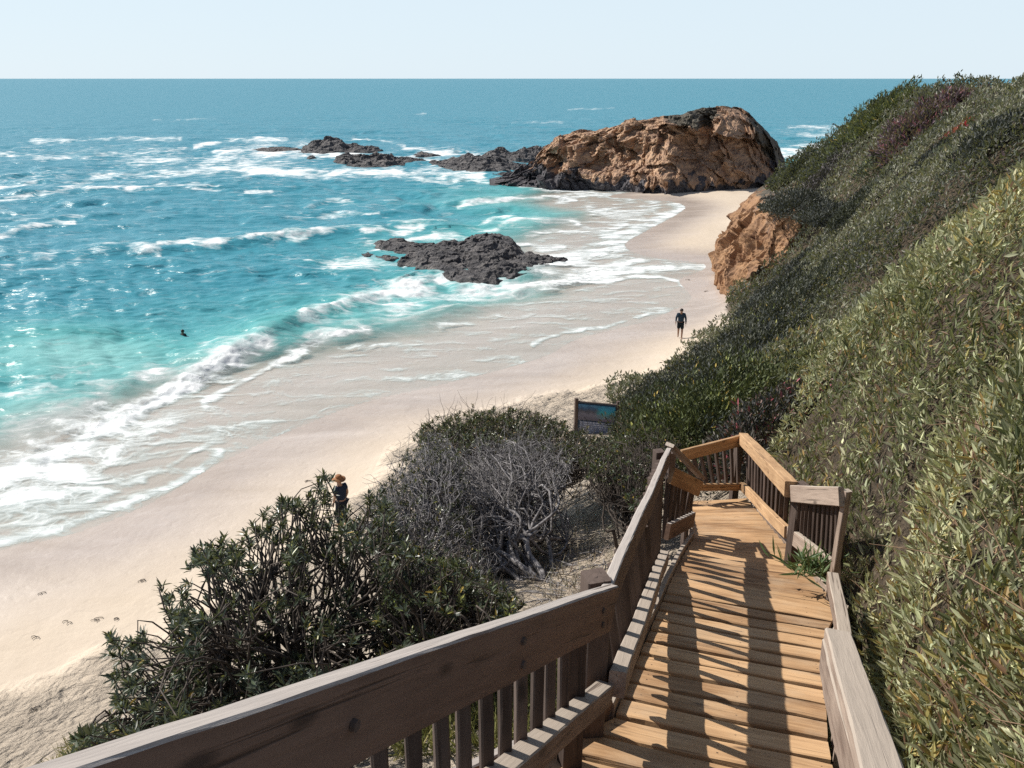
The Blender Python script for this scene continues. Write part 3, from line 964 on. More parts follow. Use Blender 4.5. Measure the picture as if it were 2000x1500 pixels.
def headland():
    silh = np.array([(958, 349), (990, 343), (1015, 333), (1035, 320), (1050, 303), (1066, 286), (1085, 271), (1102, 261), (1125, 256), (1160, 256), (1190, 249), (1215, 240), (1250, 235), (1290, 228), (1330, 223),
                     (1352, 217), (1372, 211), (1405, 209), (1440, 211), (1462, 222), (1480, 238), (1498, 256), (1512, 274), (1522, 294), (1532, 312), (1536, 335), (1538, 352)], float)
    base = np.array([(955, 348), (1010, 352), (1080, 356), (1160, 360), (1240, 368), (1300, 374), (1380, 370), (1460, 366), (1510, 360), (1540, 354)], float)
    nu, nv = 760, 260
    pu = np.linspace(956, 1540, nu)
    sy = np.interp(pu, silh[:, 0], silh[:, 1])
    by = np.interp(pu, base[:, 0], base[:, 1])
    k = np.exp(-np.linspace(-2.5, 2.5, 21) ** 2)
    k /= k.sum()
    by = np.convolve(np.pad(by, 10, 'edge'), k, 'valid')
    yf = np.array([at_z(a, b, .9)[1] for a, b in zip(pu, by)])
    t = (pu - 956) / 584
    w = 4.0 + 7.0 * np.sin(np.pi * np.clip(t, 0, 1)) ** .6
    yr = yf + w
    top = np.array([at_y(a, b, c) for a, b, c in zip(pu, sy, yr)])
    fr = np.array([at_y(a, b, c) for a, b, c in zip(pu, by, yf)])
    bk = top + np.stack([0 * w, w * 1.1, 0 * w], -1)
    bk[:, 2] = -1
    fr[:, 2] = np.minimum(fr[:, 2], .6) - .8
    v = np.linspace(0, 2, nv)
    V = np.zeros((nu, nv, 3))
    for j, vv in enumerate(v):
        if vv <= 1:
            # cliff below, rounded shoulder above
            pz = np.sin(vv * np.pi / 2) ** .92
            ph = vv ** 1.45 if vv < 1 else 1
            V[:, j, :2] = fr[:, :2] + (top - fr)[:, :2] * ph
            V[:, j, 2] = fr[:, 2] + (top - fr)[:, 2] * pz
        else:
            q = vv - 1
            V[:, j, :2] = top[:, :2] + (bk - top)[:, :2] * q
            V[:, j, 2] = top[:, 2] + (bk - top)[:, 2] * (1 - np.cos(q * np.pi / 2)) ** .8
    tt = t[:, None] + 0 * V[..., 0]
    hrel = np.clip(V[..., 2] / 11, 0, 1)
    front = (v <= 1.05)[None, :] + 0 * tt
    edge = sstep(0, .05, tt) * sstep(1, .96, tt)
    # big buttresses and gullies, then lumps, then strata
    warp = fbm(V * .22, 3)
    gul = ridged(np.stack([V[..., 0] * .22 + warp * .5 + V[..., 2] * .09, V[..., 2] * .08, V[..., 1] * .06], -1), 3, .42)
    blk = ridged(V * [.20, .20, .26] + 40, 4)
    lump = fbm(V * .62 + 7, 5)
    fine = ridged(V * 1.3 + 3, 3)
    bq = V[..., 2] * .95 + V[..., 0] * .30 + lump * .8 + .3 * V[..., 1]
    strata = (bq - np.floor(bq)) * 2.6 - 1.3
    midh = np.sin(np.pi * np.clip(v, 0, 1))[None, :]
    Vw = V + np.stack([lump, np.roll(lump, 5, 0), lump * .5], -1) * .5
    Vw = Vw * [1, 1, 1.5] + np.stack([V[..., 2] * .5, V[..., 2] * 0, V[..., 0] * .22], -1)
    push = (gul - .55) * 4.6 * midh + (blk - .55) * 1.6 * midh + facets(Vw, 6.0, 1) * 2.6 * (.3 + .7 * midh) + facets(Vw, 2.6, 2) * .62 + lump * .22 + (fine - .5) * .12 + strata * .10
    push *= edge * np.where(v[None, :] > 1, np.clip(1.6 - v[None, :], .2, 1) * .5, 1)
    V[..., 1] -= push
    V[..., 0] -= push * .35
    V[..., 2] += (lump * .15 + (fine - .5) * .1 + facets(Vw, 2.6, 7) * .3) * edge * (hrel > .05)
    u2, w2 = project(V)
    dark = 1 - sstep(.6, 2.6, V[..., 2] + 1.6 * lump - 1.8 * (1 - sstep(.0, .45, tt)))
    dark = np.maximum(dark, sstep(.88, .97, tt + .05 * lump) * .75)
    scr = .9 * np.exp(-(((tt - .67) / .10) ** 2 + ((hrel - .92) / .16) ** 2) ** 2)
    scr = np.maximum(scr, .8 * sstep(.80, .88, tt - .1 * (1 - hrel)) * sstep(.2, .5, hrel))
    scr = np.maximum(scr, .5 * sstep(.8, 1, v)[None, :] * sstep(.3, .5, tt))
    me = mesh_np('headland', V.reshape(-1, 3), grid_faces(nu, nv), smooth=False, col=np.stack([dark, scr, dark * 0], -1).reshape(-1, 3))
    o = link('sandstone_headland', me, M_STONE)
    tag(o, 'tan sandstone headland with gullied flanks at the far end of the beach', 'headland')
    return o


headland()


def cliff():
    """eroded bluff end in the middle distance: foot line and rim, with a sharp nose between the sunlit and the shaded face"""
    foot = np.array([at_z(*p, .6) for p in [(1398, 500), (1394, 530), (1400, 552), (1412, 570), (1436, 588), (1470, 604)]] + [(18.9, 49.8, .9), (21.5, 50.6, 2.0), (25, 51.5, 3.0)])
    rim = np.array([at_y(1478, 372, 78), at_y(1470, 378, 72), at_y(1480, 384, 66), at_y(1490, 390, 61), at_y(1503, 402, 55.6), at_y(1522, 408, 53.0), at_y(1552, 406, 52), at_y(1585, 408, 52.4), at_y(1625, 410, 53.4)])
    nu, nv = 420, 170
    ti = np.linspace(0, len(foot) - 1, nu)
    ip = lambda A: np.stack([np.interp(ti, np.arange(len(A)), A[:, k]) for k in range(3)], -1)
    A, B = ip(foot), ip(rim)
    v = np.linspace(0, 1.25, nv)
    V = np.zeros((nu, nv, 3))
    for j, q in enumerate(v):
        if q <= 1:
            V[:, j, :2] = A[:, :2] + (B - A)[:, :2] * (q ** 1.5)
            V[:, j, 2] = A[:, 2] + (B - A)[:, 2] * (q ** .85)
        else:
            V[:, j] = B + (B - A) * [.5, .5, .02] * (q - 1) * 3 + np.array([.4, .4, 0]) * (q - 1)
    du = np.gradient(V, axis=0)
    dv = np.gradient(V, axis=1)
    N = norm(np.cross(du, dv))
    N *= np.where((N * np.array([-.6, -.8, .1])).sum(-1, keepdims=True) < 0, -1, 1)
    lump = fbm(V * .38, 5, .45)
    gul = ridged(np.stack([V[..., 0] * .3 + V[..., 1] * .3, V[..., 1] * .4, V[..., 2] * .14], -1), 3)
    fine = ridged(V * 1.9 + 3, 3)
    amp = np.sin(np.pi * np.clip(v, 0.05, 1) ** .7)[None, :, None]
    V = V + N * ((gul - .55) * .9 + lump * .4 + (fine - .5) * .16 + facets(V + lump[..., None] * .4, 2.6, 4) * .85 + facets(V + lump[..., None] * .3, 1.0, 5) * .30)[..., None] * (.25 + .75 * amp)
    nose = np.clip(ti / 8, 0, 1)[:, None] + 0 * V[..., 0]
    dark = .55 * sstep(.55, .9, lump + .5 * (nose > .5)) * .8  # face past the nose coloured darker: its shade painted into the rock
    scr = .55 * sstep(.88, 1.05, v)[None, :] + 0 * dark
    me = mesh_np('cliff', V.reshape(-1, 3), grid_faces(nu, nv), smooth=False, col=np.stack([dark, scr, dark * 0], -1).reshape(-1, 3))
    o = link('sandstone_cliff', me, M_CLIFF)
    tag(o, 'eroded orange sandstone cliff under the scrub halfway along the beach', 'cliff')


cliff()
#==STAIRS==
# ------------------------------------------------------------------ stairway
def board(name, a, b, c, d, mat, parent, th=.042):
    """a tread from its four top corners: a,b near edge left/right, c,d far edge right/left"""
    a, b, c, d = map(Vector, (a, b, c, d))
    x = (b - a).normalized()
    y = (d - a)
    y = (y - x * y.dot(x)).normalized()
    z = x.cross(y)
    M = Matrix(((x.x, y.x, z.x, a.x), (x.y, y.y, z.y, a.y), (x.z, y.z, z.z, a.z), (0, 0, 0, 1)))
    Mi = M.inverted()
    n = 14
    vs, fs = [], []
    sd = random.random() * 50
    for i in range(n + 1):
        t = i / n
        p, q = Mi @ (a.lerp(b, t)), Mi @ (d.lerp(c, t))
        wv = .004 * math.sin(t * 6 + sd)
        e1, e2 = random.uniform(-.0025, .0025), random.uniform(-.0025, .0025)
        ch = .007
        sec = [(p.y + e1, -th), (q.y + e2, -th), (q.y + e2, -ch), (q.y + e2 - ch, 0), ((p.y + q.y) / 2, .002), (p.y + e1 + ch, 0), (p.y + e1, -ch)]
        for yy, z0 in sec:
            vs.append((p.x + (q.x - p.x) * (yy - p.y) / max(1e-6, q.y - p.y), yy, p.z * (1 - (yy - p.y) / (q.y - p.y + 1e-6)) + q.z * ((yy - p.y) / (q.y - p.y + 1e-6)) + z0 + wv))
    m = 7
    for i in range(n):
        for j in range(m):
            j2 = (j + 1) % m
            fs.append((i * m + j, i * m + m + j, i * m + m + j2, i * m + j2))
    fs.append(tuple(range(m)))
    fs.append(tuple(range(n * m + m - 1, n * m - 1, -1)))
    me = bpy.data.meshes.new(name)
    me.from_pydata(vs, [], fs)
    me.update()
    return link(name, me, mat, parent, M)


AX = STAIR_D / np.linalg.norm(STAIR_D)          # direction of travel
BX = np.array([AX[1], -AX[0]])                   # along the boards, to the right
stairs = empty('wooden_stairway', (1.4, 3.5, stair_z(1.4, 3.5) - .4))
tag(stairs, 'weathered orange brown plank stairway going down to the beach', 'stairway')

left_line = np.array([(.53, 3.35), (.80, 4.22), (1.24, 5.59), (1.62, 6.75), (1.98, 7.75), (2.42, 10.15)])
right_line = np.array([(1.14, 1.70), (1.58, 3.20), (2.20, 4.80), (2.62, 5.55), (2.84, 7.0), (3.32, 10.3)])


def line_at_s(L, s):
    ss = L @ AX
    return np.array([np.interp(s, ss, L[:, 0]), np.interp(s, ss, L[:, 1])])


def pt3(p, dz=0):
    return (p[0], p[1], stair_z(p[0], p[1]) + dz)


PITCHB, GAP, TILT = .236, .046, .112
s = 1.75
while s < 5.66:
    pr0, pr1 = line_at_s(right_line, s), line_at_s(right_line, s + PITCHB - GAP)
    if s > 3.2:
        pl0, pl1 = line_at_s(left_line, s), line_at_s(left_line, s + PITCHB - GAP)
    else:
        k0, k1 = (3.36 - s), (3.36 - s - PITCHB + GAP)
        pl0 = np.array([.53, 3.35]) - AX * k0 - BX * k0 * .42
        pl1 = np.array([.53, 3.35]) - AX * k1 - BX * k1 * .42
    zn = EYE - STAIR_A - STAIR_B * np.linalg.norm(STAIR_D) * s
    zf = zn - TILT * .62
    board('tread', (*pl0, zn), (*pr0, zn), (*pr1, zf), (*pl1, zf), M_TREAD, stairs)
    s += PITCHB
# fan of boards where the stairway swings round to the landing
nb = 21
Lf = np.array([line_at_s(left_line, v) for v in np.linspace(s, left_line[-1] @ AX, 60)])
Rf = np.array([line_at_s(right_line, v) for v in np.linspace(s, right_line[-1] @ AX, 60)])


def along(L, t):
    q = np.r_[0, np.cumsum(np.hypot(*np.diff(L, axis=0).T))]
    return np.array([np.interp(t * q[-1], q, L[:, 0]), np.interp(t * q[-1], q, L[:, 1])])


for k in range(nb):
    t0, t1 = k / nb, (k + .90) / nb
    a, b, c, d = along(Lf, t0), along(Rf, t0), along(Rf, t1), along(Lf, t1)
    za = stair_z(*a)
    zb = stair_z(*b)
    zm = (za + zb) / 2
    za, zb = zm + (za - zm) * .25, zm + (zb - zm) * .25
    board('tread', (*a, za), (*b, zb), (*c, zb - .036), (*d, za - .036), M_TREAD, stairs)
# stringers
for (L, off, hh, mat) in ((left_line, -.03, .13, M_PALE), (right_line, .06, .10, M_PALE)):
    for i in range(len(L) - 1):
        a, b = L[i] + BX * off, L[i + 1] + BX * off
        if off > 0 and i == 0:
            continue
        beam('stringer', pt3(a, -.03), pt3(b, -.03), .042, hh + .06, mat, stairs)
# upper flight edge board on the sea side
ub0 = np.array([.53, 3.35]) - BX * .05
ub1 = ub0 - AX * 1.55 - BX * .65
beam('stringer', pt3(ub0, -.01), (ub1[0], ub1[1], stair_z(*ub0) + .62), .045, .2, M_RAIL, stairs)
# carriages below
for (L, off) in ((left_line, .10), (right_line, -.10)):
    for i in range(len(L) - 1):
        a, b = L[i] + BX * off, L[i + 1] + BX * off
        beam('carriage', pt3(a, -.19), pt3(b, -.19), .05, .22, M_DARK, stairs)


def v3(*a):
    return Vector(a)


def railing(name, label, parts, group='wooden railings of the beach stairway'):
    """parts: list of (part name, p0, p1, w, h, material)"""
    zs = min(min(p[1][2], p[2][2]) for p in parts)
    c = parts[0][1]
    root = empty(name, (c[0], c[1], zs))
    tag(root, label, 'railing', group)
    for nm, p0, p1, w, h, mat in parts:
        beam(nm, p0, p1, w, h, mat, root)
    return root


def balusters(parts, b0, b1, t0, t1, n, mat, off=(0, 0), sz=.04, skip=()):
    for i in range(n):
        if i in skip:
            continue
        t = (i + .5) / n
        a = Vector(b0).lerp(Vector(b1), t)
        b = Vector(t0).lerp(Vector(t1), t)
        parts.append(('baluster', (a.x + off[0], a.y + off[1], a.z), (b.x + off[0], b.y + off[1], b.z), sz, sz, mat))


# --- sea side: long handrail of the main flight, and the upper flight's rail beside the camera
A = Vector(at_y(1178, 1158, 2.98))
C1 = Vector(at_y(1306, 877, 7.5))
Bp = Vector(at_d(700, 1319, 1.86))
Ep = A + (Bp - A) * 1.62
Ab = Vector(at_y(1206, 1336, 3.06))
C1b = Vector(at_y(1297, 1088, 6.3))
outw = -BX * .045
P = [('top_rail', A - v3(0, 0, .085), C1 - v3(0, 0, .08), .05, .165, M_RAIL),
     ('bottom_rail', Ab, C1b, .08, .12, M_PALE),
     ('post', (C1.x + outw[0] * 2.2, C1.y + outw[1] * 2.2, C1.z - 1.7), (C1.x + outw[0] * 2.2, C1.y + outw[1] * 2.2, C1.z - .03), .095, .095, M_DARK),
     ('post', (1.0 + outw[0] * 2, 5.1 + outw[1] * 2, stair_z(1, 5.1) - .6), (1.0 + outw[0] * 2, 5.1 + outw[1] * 2, stair_z(1, 5.1) + .72), .09, .09, M_DARK)]
Ctop = A.lerp(C1, (C1b.y - A.y) / (C1.y - A.y))
balusters(P, Ab - v3(0, 0, .12), C1b - v3(0, 0, .09), A - v3(0, 0, .10), Ctop - v3(0, 0, .10), 12, M_DARK, off=(outw[0], outw[1]), sz=.052)
balusters(P, C1b - v3(0, 0, .2), Vector(pt3((1.58, 7.4), .0)), Ctop - v3(0, 0, .12), C1 - v3(0, 0, .12), 6, M_DARK, off=(outw[0] * 1.6, outw[1] * 1.6), sz=.06)
railing('stair_railing', 'long grey handrail on the sea side of the stairs, with a sunlit top edge', P)

dirE = (Bp - A)
nE = Vector((dirE.y, -dirE.x, 0)).normalized() * -1
if nE.x > 0:
    nE = -nE
Eb0 = Vector((A.x, A.y, A.z - .56))
Eb1 = Vector((Ep.x, Ep.y, Ep.z - .63))
P = [('top_rail', A - v3(0, 0, .09) + (A - Ep).normalized() * .10, Ep - v3(0, 0, .098), .05, .205, M_RAIL),
     ('bottom_rail', Eb0 + (Eb0 - Eb1).normalized() * .10, Eb1, .085, .10, M_PALE)]
pp = Vector(at_y(1164, 1124, 3.16))
P.append(('post', (pp.x, pp.y, 10.9), (pp.x, pp.y, pp.z), .11, .11, M_DARK))
pq = A + (Ep - A) * .06 + nE * .07
P.append(('post', (pq.x, pq.y, 10.9), (pq.x, pq.y, pq.z - .12), .09, .09, M_DARK))
pq = A + (Ep - A) * .66 + nE * .07
P.append(('post', (pq.x, pq.y, 11.2), (pq.x, pq.y, pq.z - .14), .10, .10, M_DARK))
pq = A + (Ep - A) * .995 + nE * .07
P.append(('post', (pq.x, pq.y, 11.4), (pq.x, pq.y, pq.z - .14), .10, .10, M_DARK))
balusters(P, Eb0 - v3(0, 0, .04), Eb1 - v3(0, 0, .04), A - v3(0, 0, .14), Ep - v3(0, 0, .14), 20, M_DARK, off=(nE.x * .045, nE.y * .045), sz=.042, skip=(0, 1, 13))
rl = railing('stair_railing', 'weathered brown rail of the upper flight, crossing the lower edge of the photo', P)
for tt, dz in ((.03, .07), (.03, .14), (.33, .06), (.33, .15), (.64, .10)):
    q = A + (Ep - A) * tt - v3(0, 0, dz) - nE * .024
    beam('bolt', q, q - nE * .012, .024, .024, M_DARK, rl, seg=2, wob=0, ch=.007)

# --- short return on the sea side at the bottom
C2 = Vector(at_y(1371, 936, 7.95))
C2b = Vector(pt3((1.99, 7.95), .18))
C1k = Vector(pt3((1.56, 7.2), .18))
C1t = Vector(at_y(1312, 918, 7.35))
C2t = Vector(at_y(1367, 945, 7.9))
P = [('top_rail', C1t - v3(0, 0, .06), C2t - v3(0, 0, .06), .045, .17, M_WARM),
     ('cap', C1 + v3(.02, .05, .02), C2 + v3(.0, .02, .01), .10, .04, M_PALE),
     ('kick_board', C1k, C2b, .05, .17, M_RAIL),
     ('post', (C2.x - .10, C2.y + .10, C2b.z - .6), (C2.x - .10, C2.y + .10, C2t.z - .10), .08, .08, M_DARK)]
balusters(P, C1k - v3(0, 0, .1), C2b - v3(0, 0, .1), C1t - v3(0, 0, .1), C2t - v3(0, 0, .1), 8, M_DARK, off=(-.04, .03), sz=.042)
railing('stair_railing', 'short return railing with orange board and pale cap below the long grey handrail', P)

# --- landing: front fence and the fence along the hill
P1 = Vector(at_y(1452, 852, 10.45))
F1 = Vector(at_y(1330, 884, 9.95))
P2 = Vector(at_y(1546, 950, 6.75))
P3 = Vector(at_y(1645, 956, 5.75))
P1b = Vector(at_y(1450, 950, 10.3))
F1b = Vector(at_y(1352, 952, 9.9))
P2b = Vector(at_y(1537, 1040, 6.9))
P3b = Vector(at_y(1636, 1118, 5.75))
P = [('top_rail', F1 - v3(0, 0, .05), P1 - v3(0, 0, .05), .045, .17, M_WARM),
     ('bottom_rail', F1b, P1b, .045, .10, M_WARM),
     ('post', (P1.x - .02, P1.y + .10, P1b.z - .5), (P1.x - .02, P1.y + .10, P1.z - .04), .10, .10, M_DARK),
     ('post', (F1.x - .1, F1.y + .10, F1b.z - .5), (F1.x - .1, F1.y + .10, F1.z - .04), .09, .09, M_DARK)]
balusters(P, F1b, P1b, F1 - v3(0, 0, .08), P1 - v3(0, 0, .08), 8, M_DARK, off=(0, .05), sz=.042)
railing('stair_railing', 'orange brown railing across the far end of the landing', P)
P = [('top_rail', P1 - v3(0, 0, .03), P2 - v3(0, 0, .03), .12, .15, M_WARM),
     ('bottom_rail', P1b, P2b, .06, .12, M_WARM),
     ('post', (P2.x + .10, P2.y + .02, P2b.z - .5), (P2.x + .10, P2.y + .02, P2.z + .02), .10, .10, M_DARK)]
balusters(P, P1b, P2b, P1 - v3(0, 0, .08), P2 - v3(0, 0, .08), 13, M_DARK, off=(.06, .02), sz=.045)
railing('stair_railing', 'bright orange sloping handrail on the hill side of the landing', P)
P = [('top_rail', P2 - v3(-.01, .03, .06), P3 - v3(0, 0, .06), .045, .155, M_PALE),
     ('kick_board', P2b + v3(.01, -.03, 0), P3b, .045, .15, M_PALE)]
P.append(('post', (P3.x + .05, P3.y + .02, P3b.z - .5), (P3.x + .05, P3.y + .02, P3.z - .02), .055, .055, M_PALE))
balusters(P, P2b, P3b, P2 - v3(0, 0, .12), P3 - v3(0, 0, .12), 12, M_DARK, off=(.05, .02), sz=.036)
railing('stair_railing', 'short tan railing with close set balusters, half buried in the hillside shrubs', P)

# --- hill side beside the camera
P4 = Vector(at_y(1634, 1243, 2.62))
P5 = Vector(at_y(1716, 1500, 1.42))
P6 = P4 + (P5 - P4) * 1.7
R0 = Vector(pt3(right_line[0] + BX * .03, .13))
R1 = Vector(at_y(1626, 1130, 5.5))
R1.z = max(R1.z, stair_z(R1.x, R1.y) + .1)
P = [('top_rail', P4, P6, .095, .045, M_PALE),
     ('rail_board', P4 + v3(-.028, 0, -.085), P6 + v3(-.028, 0, -.085), .04, .12, M_PALE),
     ('bottom_rail', R0, R1, .085, .10, M_PALE),
     ('post', ((P4 + (P5 - P4) * 1.45).x + .05, (P4 + (P5 - P4) * 1.45).y, 11.4), ((P4 + (P5 - P4) * 1.45).x + .05, (P4 + (P5 - P4) * 1.45).y, (P4 + (P5 - P4) * 1.45).z - .03), .09, .09, M_PALE)]
bq0 = R0
bq1 = R0.lerp(R1, .33)
balusters(P, bq0, bq1, P6 - v3(0, 0, .08), P4 - v3(0, 0, .08), 11, M_RAIL, off=(.05, 0), sz=.04)
railing('stair_railing', 'bleached grey handrail beside the big leaved shrubs, at the lower right corner', P)
#==PLANTS==
# ------------------------------------------------------------------ plants
def cvar(n, lo, hi, extra=None, pe=0.0, gam=1.0):
    """leaf colours between two greens, a share of them another colour"""
    t = RNG.random((n, 1)) ** gam
    c = np.array(lo) * (1 - t) + np.array(hi) * t
    c = c * RNG.uniform(.82, 1.18, (n, 1)) * RNG.uniform(.93, 1.07, (n, 3))
    if extra is not None and pe > 0:
        m = RNG.random(n) < pe
        e = np.array(extra)
        c[m] = e[RNG.integers(0, len(e), m.sum())] * RNG.uniform(.7, 1.2, (m.sum(), 1))
    return np.clip(c, 0, .9)


def rand_dirs(n, up=.0):
    d = RNG.normal(size=(n, 3))
    d = norm(d)
    d[:, 2] += up
    return norm(d)


def skeleton(root, tips, k1=7, k2=36, r0=.045, wob=.10, pull=(.30, .66), rt=.004):
    """limbs from the root to grouped tips: root > limb nodes > branch nodes > tips"""
    root = np.asarray(root, float)
    n = len(tips)
    k1, k2 = min(k1, n), min(k2, n)

    def groups(P, k):
        c = P[RNG.choice(len(P), k, replace=False)].copy()
        for _ in range(6):
            lab = np.argmin(((P[:, None] - c[None]) ** 2).sum(-1), 1)
            for i in range(k):
                if (lab == i).any():
                    c[i] = P[lab == i].mean(0)
        return c, lab

    c2, l2 = groups(tips, k2)
    c1, l1 = groups(c2, k1)
    n1 = root + (c1 - root) * pull[0] + RNG.normal(size=c1.shape) * wob
    n2 = root + (c2 - root) * pull[1] + RNG.normal(size=c2.shape) * wob
    out = []

    def curve(a, b, ra, rb, m, w):
        t = np.linspace(0, 1, m)[:, None]
        ln = np.linalg.norm(b - a)
        off = RNG.normal(size=(2, 3)) * ln * w
        off[:, 2] -= ln * .05
        p = a + (b - a) * t + off[0] * np.sin(np.pi * t) + off[1] * np.sin(2 * np.pi * t) * .6
        p += RNG.normal(size=p.shape) * ln * .012 * np.sin(np.pi * t)
        return p, np.linspace(ra, rb, m)
    for i in range(k1):
        out.append(curve(root, n1[i], r0, r0 * .55, 7, .10))
    for i in range(k2):
        out.append(curve(n1[l1[i]], n2[i], r0 * .5, r0 * .22, 7, .13))
    for i in range(n):
        out.append(curve(n2[l2[i]], tips[i], r0 * .2, rt, 6, .14))
    dirs = np.array([out[k1 + k2 + i][0][-1] - out[k1 + k2 + i][0][-3] for i in range(n)])
    return out, norm(dirs)


def rosettes(tips, dirs, per, L, W, spread=(.35, 1.45)):
    n = len(tips)
    P = np.repeat(tips, per, 0)
    D = np.repeat(dirs, per, 0)
    ref = rand_dirs(n * per)
    S = norm(np.cross(D, ref))
    th = RNG.uniform(*spread, n * per)[:, None]
    A = D * np.cos(th) + S * np.sin(th)
    P = P - D * RNG.uniform(0, 1, (n * per, 1)) * L * .9
    N = D * np.sin(th) - S * np.cos(th)
    return P, A, -N * -1, L * RNG.uniform(.65, 1.2, n * per), W * RNG.uniform(.75, 1.2, n * per)


def in_poly(x, y, poly):
    poly = np.asarray(poly, float)
    r = np.zeros(x.shape, bool)
    j = len(poly) - 1
    for i in range(len(poly)):
        xi, yi = poly[i]
        xj, yj = poly[j]
        c = ((yi > y) != (yj > y)) & (x < (xj - xi) * (y - yi) / (yj - yi + 1e-12) + xi)
        r ^= c
        j = i
    return r


def sample_poly(poly, n):
    poly = np.asarray(poly, float)
    lo, hi = poly.min(0), poly.max(0)
    out = []
    while len(out) < n:
        q = RNG.uniform(lo, hi, (n * 3, 2))
        q = q[in_poly(q[:, 0], q[:, 1], poly)]
        out += list(q)
    return np.array(out[:n])


def outline_shrub(name, label, cat, poly, root_px, root_d, dist, thick, ntips, per, L, W, lo, hi, extra=None, pe=0., r0=.045, k1=7, k2=40, mat=None, bmat=None, group=None, twigs=0,
                  twig_l=.35, rim=.35, wob=.10, bald=0.0, clump=0.0):
    """a shrub whose crown fills a measured outline, with real depth; limbs run from the root to every leaf cluster"""
    q = sample_poly(poly, ntips)
    # more clusters near the rim, as on a real crown
    if rim > 0:
        pl = catmull(np.vstack([poly, poly[:1]]), 3)
        d = poly_dist(q[:, 0], q[:, 1], pl)
        keepm = RNG.random(len(q)) < (1 - rim) + rim * np.exp(-d / 60)
        q = q[keepm]
    if clump:
        cl = perlin(np.stack([q[:, 0] / 46, q[:, 1] / 46, q[:, 0] * 0 + len(q) * .01], -1)) + .5 * perlin(np.stack([q[:, 0] / 19, q[:, 1] / 19, q[:, 0] * 0 + 7.7], -1))
        q = q[cl > RNG.normal(size=len(q)) * .22 - .22 + clump]
    q = q + RNG.normal(size=q.shape) * 7
    dd = dist(q[:, 0], q[:, 1]) if callable(dist) else dist
    dd = dd + RNG.normal(size=len(q)) * thick * .5
    tips = np.array([at_d(a, b, c) for (a, b), c in zip(q, dd + 0 * q[:, 0])])
    g = ground_z(tips[:, 0], tips[:, 1])
    tips[:, 2] = np.maximum(tips[:, 2], g + .12)
    root = at_d(*root_px, root_d)
    root[2] = gz(root[0], root[1]) - .05
    e = empty(name, root)
    tag(e, label, cat, group)
    sk, dirs = skeleton(root, tips, k1, k2, r0, wob)
    if twigs:
        ends = np.array([p[-1] for p, r in sk])
        ii = RNG.integers(0, len(ends), twigs)
        for i in ii:
            a = ends[i] + RNG.normal(size=3) * .04
            dr = norm(rand_dirs(1, .2)[0] + dirs[RNG.integers(0, len(dirs))] * .5)
            t = np.linspace(0, 1, 5)[:, None]
            w = RNG.normal(size=3) * .25
            ln = twig_l * RNG.uniform(.4, 1.2)
            p = a + dr * ln * t + w * ln * .9 * t * t + RNG.normal(size=3) * ln * .09 * np.sin(np.pi * 2 * t)
            sk.append((p, np.linspace(.0045, .0016, 5)))
    V, Fq = tubes(sk, 5)
    link('branches', mesh_np('branches', V, Fq, smooth=True), bmat or M_BARK, e)
    if per:
        lt = tips if bald == 0 else tips[RNG.random(len(tips)) > bald]
        ld = dirs if len(lt) == len(tips) else dirs[:len(lt)]
        ld = norm(ld * .7 + np.array([0, 0, .55]))
        Pp, Aa, Nn, Ll, Ww = rosettes(lt, ld, per, L, W)
        link('foliage', leaves_mesh('foliage', Pp, Aa, Nn, Ll, Ww, cvar(len(Pp), lo, hi, extra, pe)), mat or M_GLOSSLEAF, e)
    return e


GREEN_LO, GREEN_HI = (.022, .040, .022), (.085, .115, .055)
YEL = [(.30, .30, .08), (.42, .30, .07), (.22, .26, .07)]

# the big spiky shrub in front, between the upper rail and the beach
outline_shrub('spiky_shrub', 'big open shrub with spiky dark green leaf rosettes just beyond the near rail', 'shrub',
              [(120, 1500), (165, 1425), (225, 1345), (212, 1245), (262, 1205), (320, 1180), (325, 1140), (385, 1075), (410, 1048), (450, 1058), (500, 1012), (545, 968), (590, 978), (625, 928), (652, 932), (662, 1000), (700, 985), (735, 962),
               (760, 1000), (800, 1100), (815, 1230), (760, 1310), (600, 1360), (380, 1430), (220, 1490)],
              (588, 1340), 6.9, lambda x, y: 7.2 - (y - 1150) / 500, 1.0, 2500, 15, .084, .019, (.025, .038, .029), (.105, .125, .078), YEL, .04, r0=.05, k1=9, k2=100, twigs=50, twig_l=.12, clump=.30, wob=.17)
outline_shrub('spiky_shrub', 'dense rosette leaved shrub against the upper rail, right of the open spiky shrub', 'shrub',
              [(740, 1090), (800, 1060), (880, 1090), (960, 1130), (1020, 1180), (1075, 1215), (1060, 1240), (960, 1270), (860, 1310), (760, 1330), (735, 1230)],
              (880, 1290), 6.6, 7.0, 1.0, 1500, 13, .070, .019, (.026, .038, .028), (.115, .135, .07), YEL, .09, clump=.16, r0=.04, k1=8, k2=60, twigs=500, twig_l=.22)
outline_shrub('dry_shrub', 'grey tangled leafless shrub with twisted branches above the sandy gap', 'shrub',
              [(850, 920), (920, 880), (1000, 868), (1080, 872), (1112, 900), (1100, 945), (1050, 985), (1000, 1010), (950, 1060), (910, 1080), (870, 1060), (840, 990)],
              (1050, 1040), 10.6, lambda x, y: 12.6 + (1000 - y) / 110, 1.0, 620, 5, .052, .015, (.025, .03, .028), (.085, .092, .07), r0=.055, k1=9, k2=70, bmat=M_GREYBARK, twigs=2400, twig_l=.42, rim=.1, wob=.16)
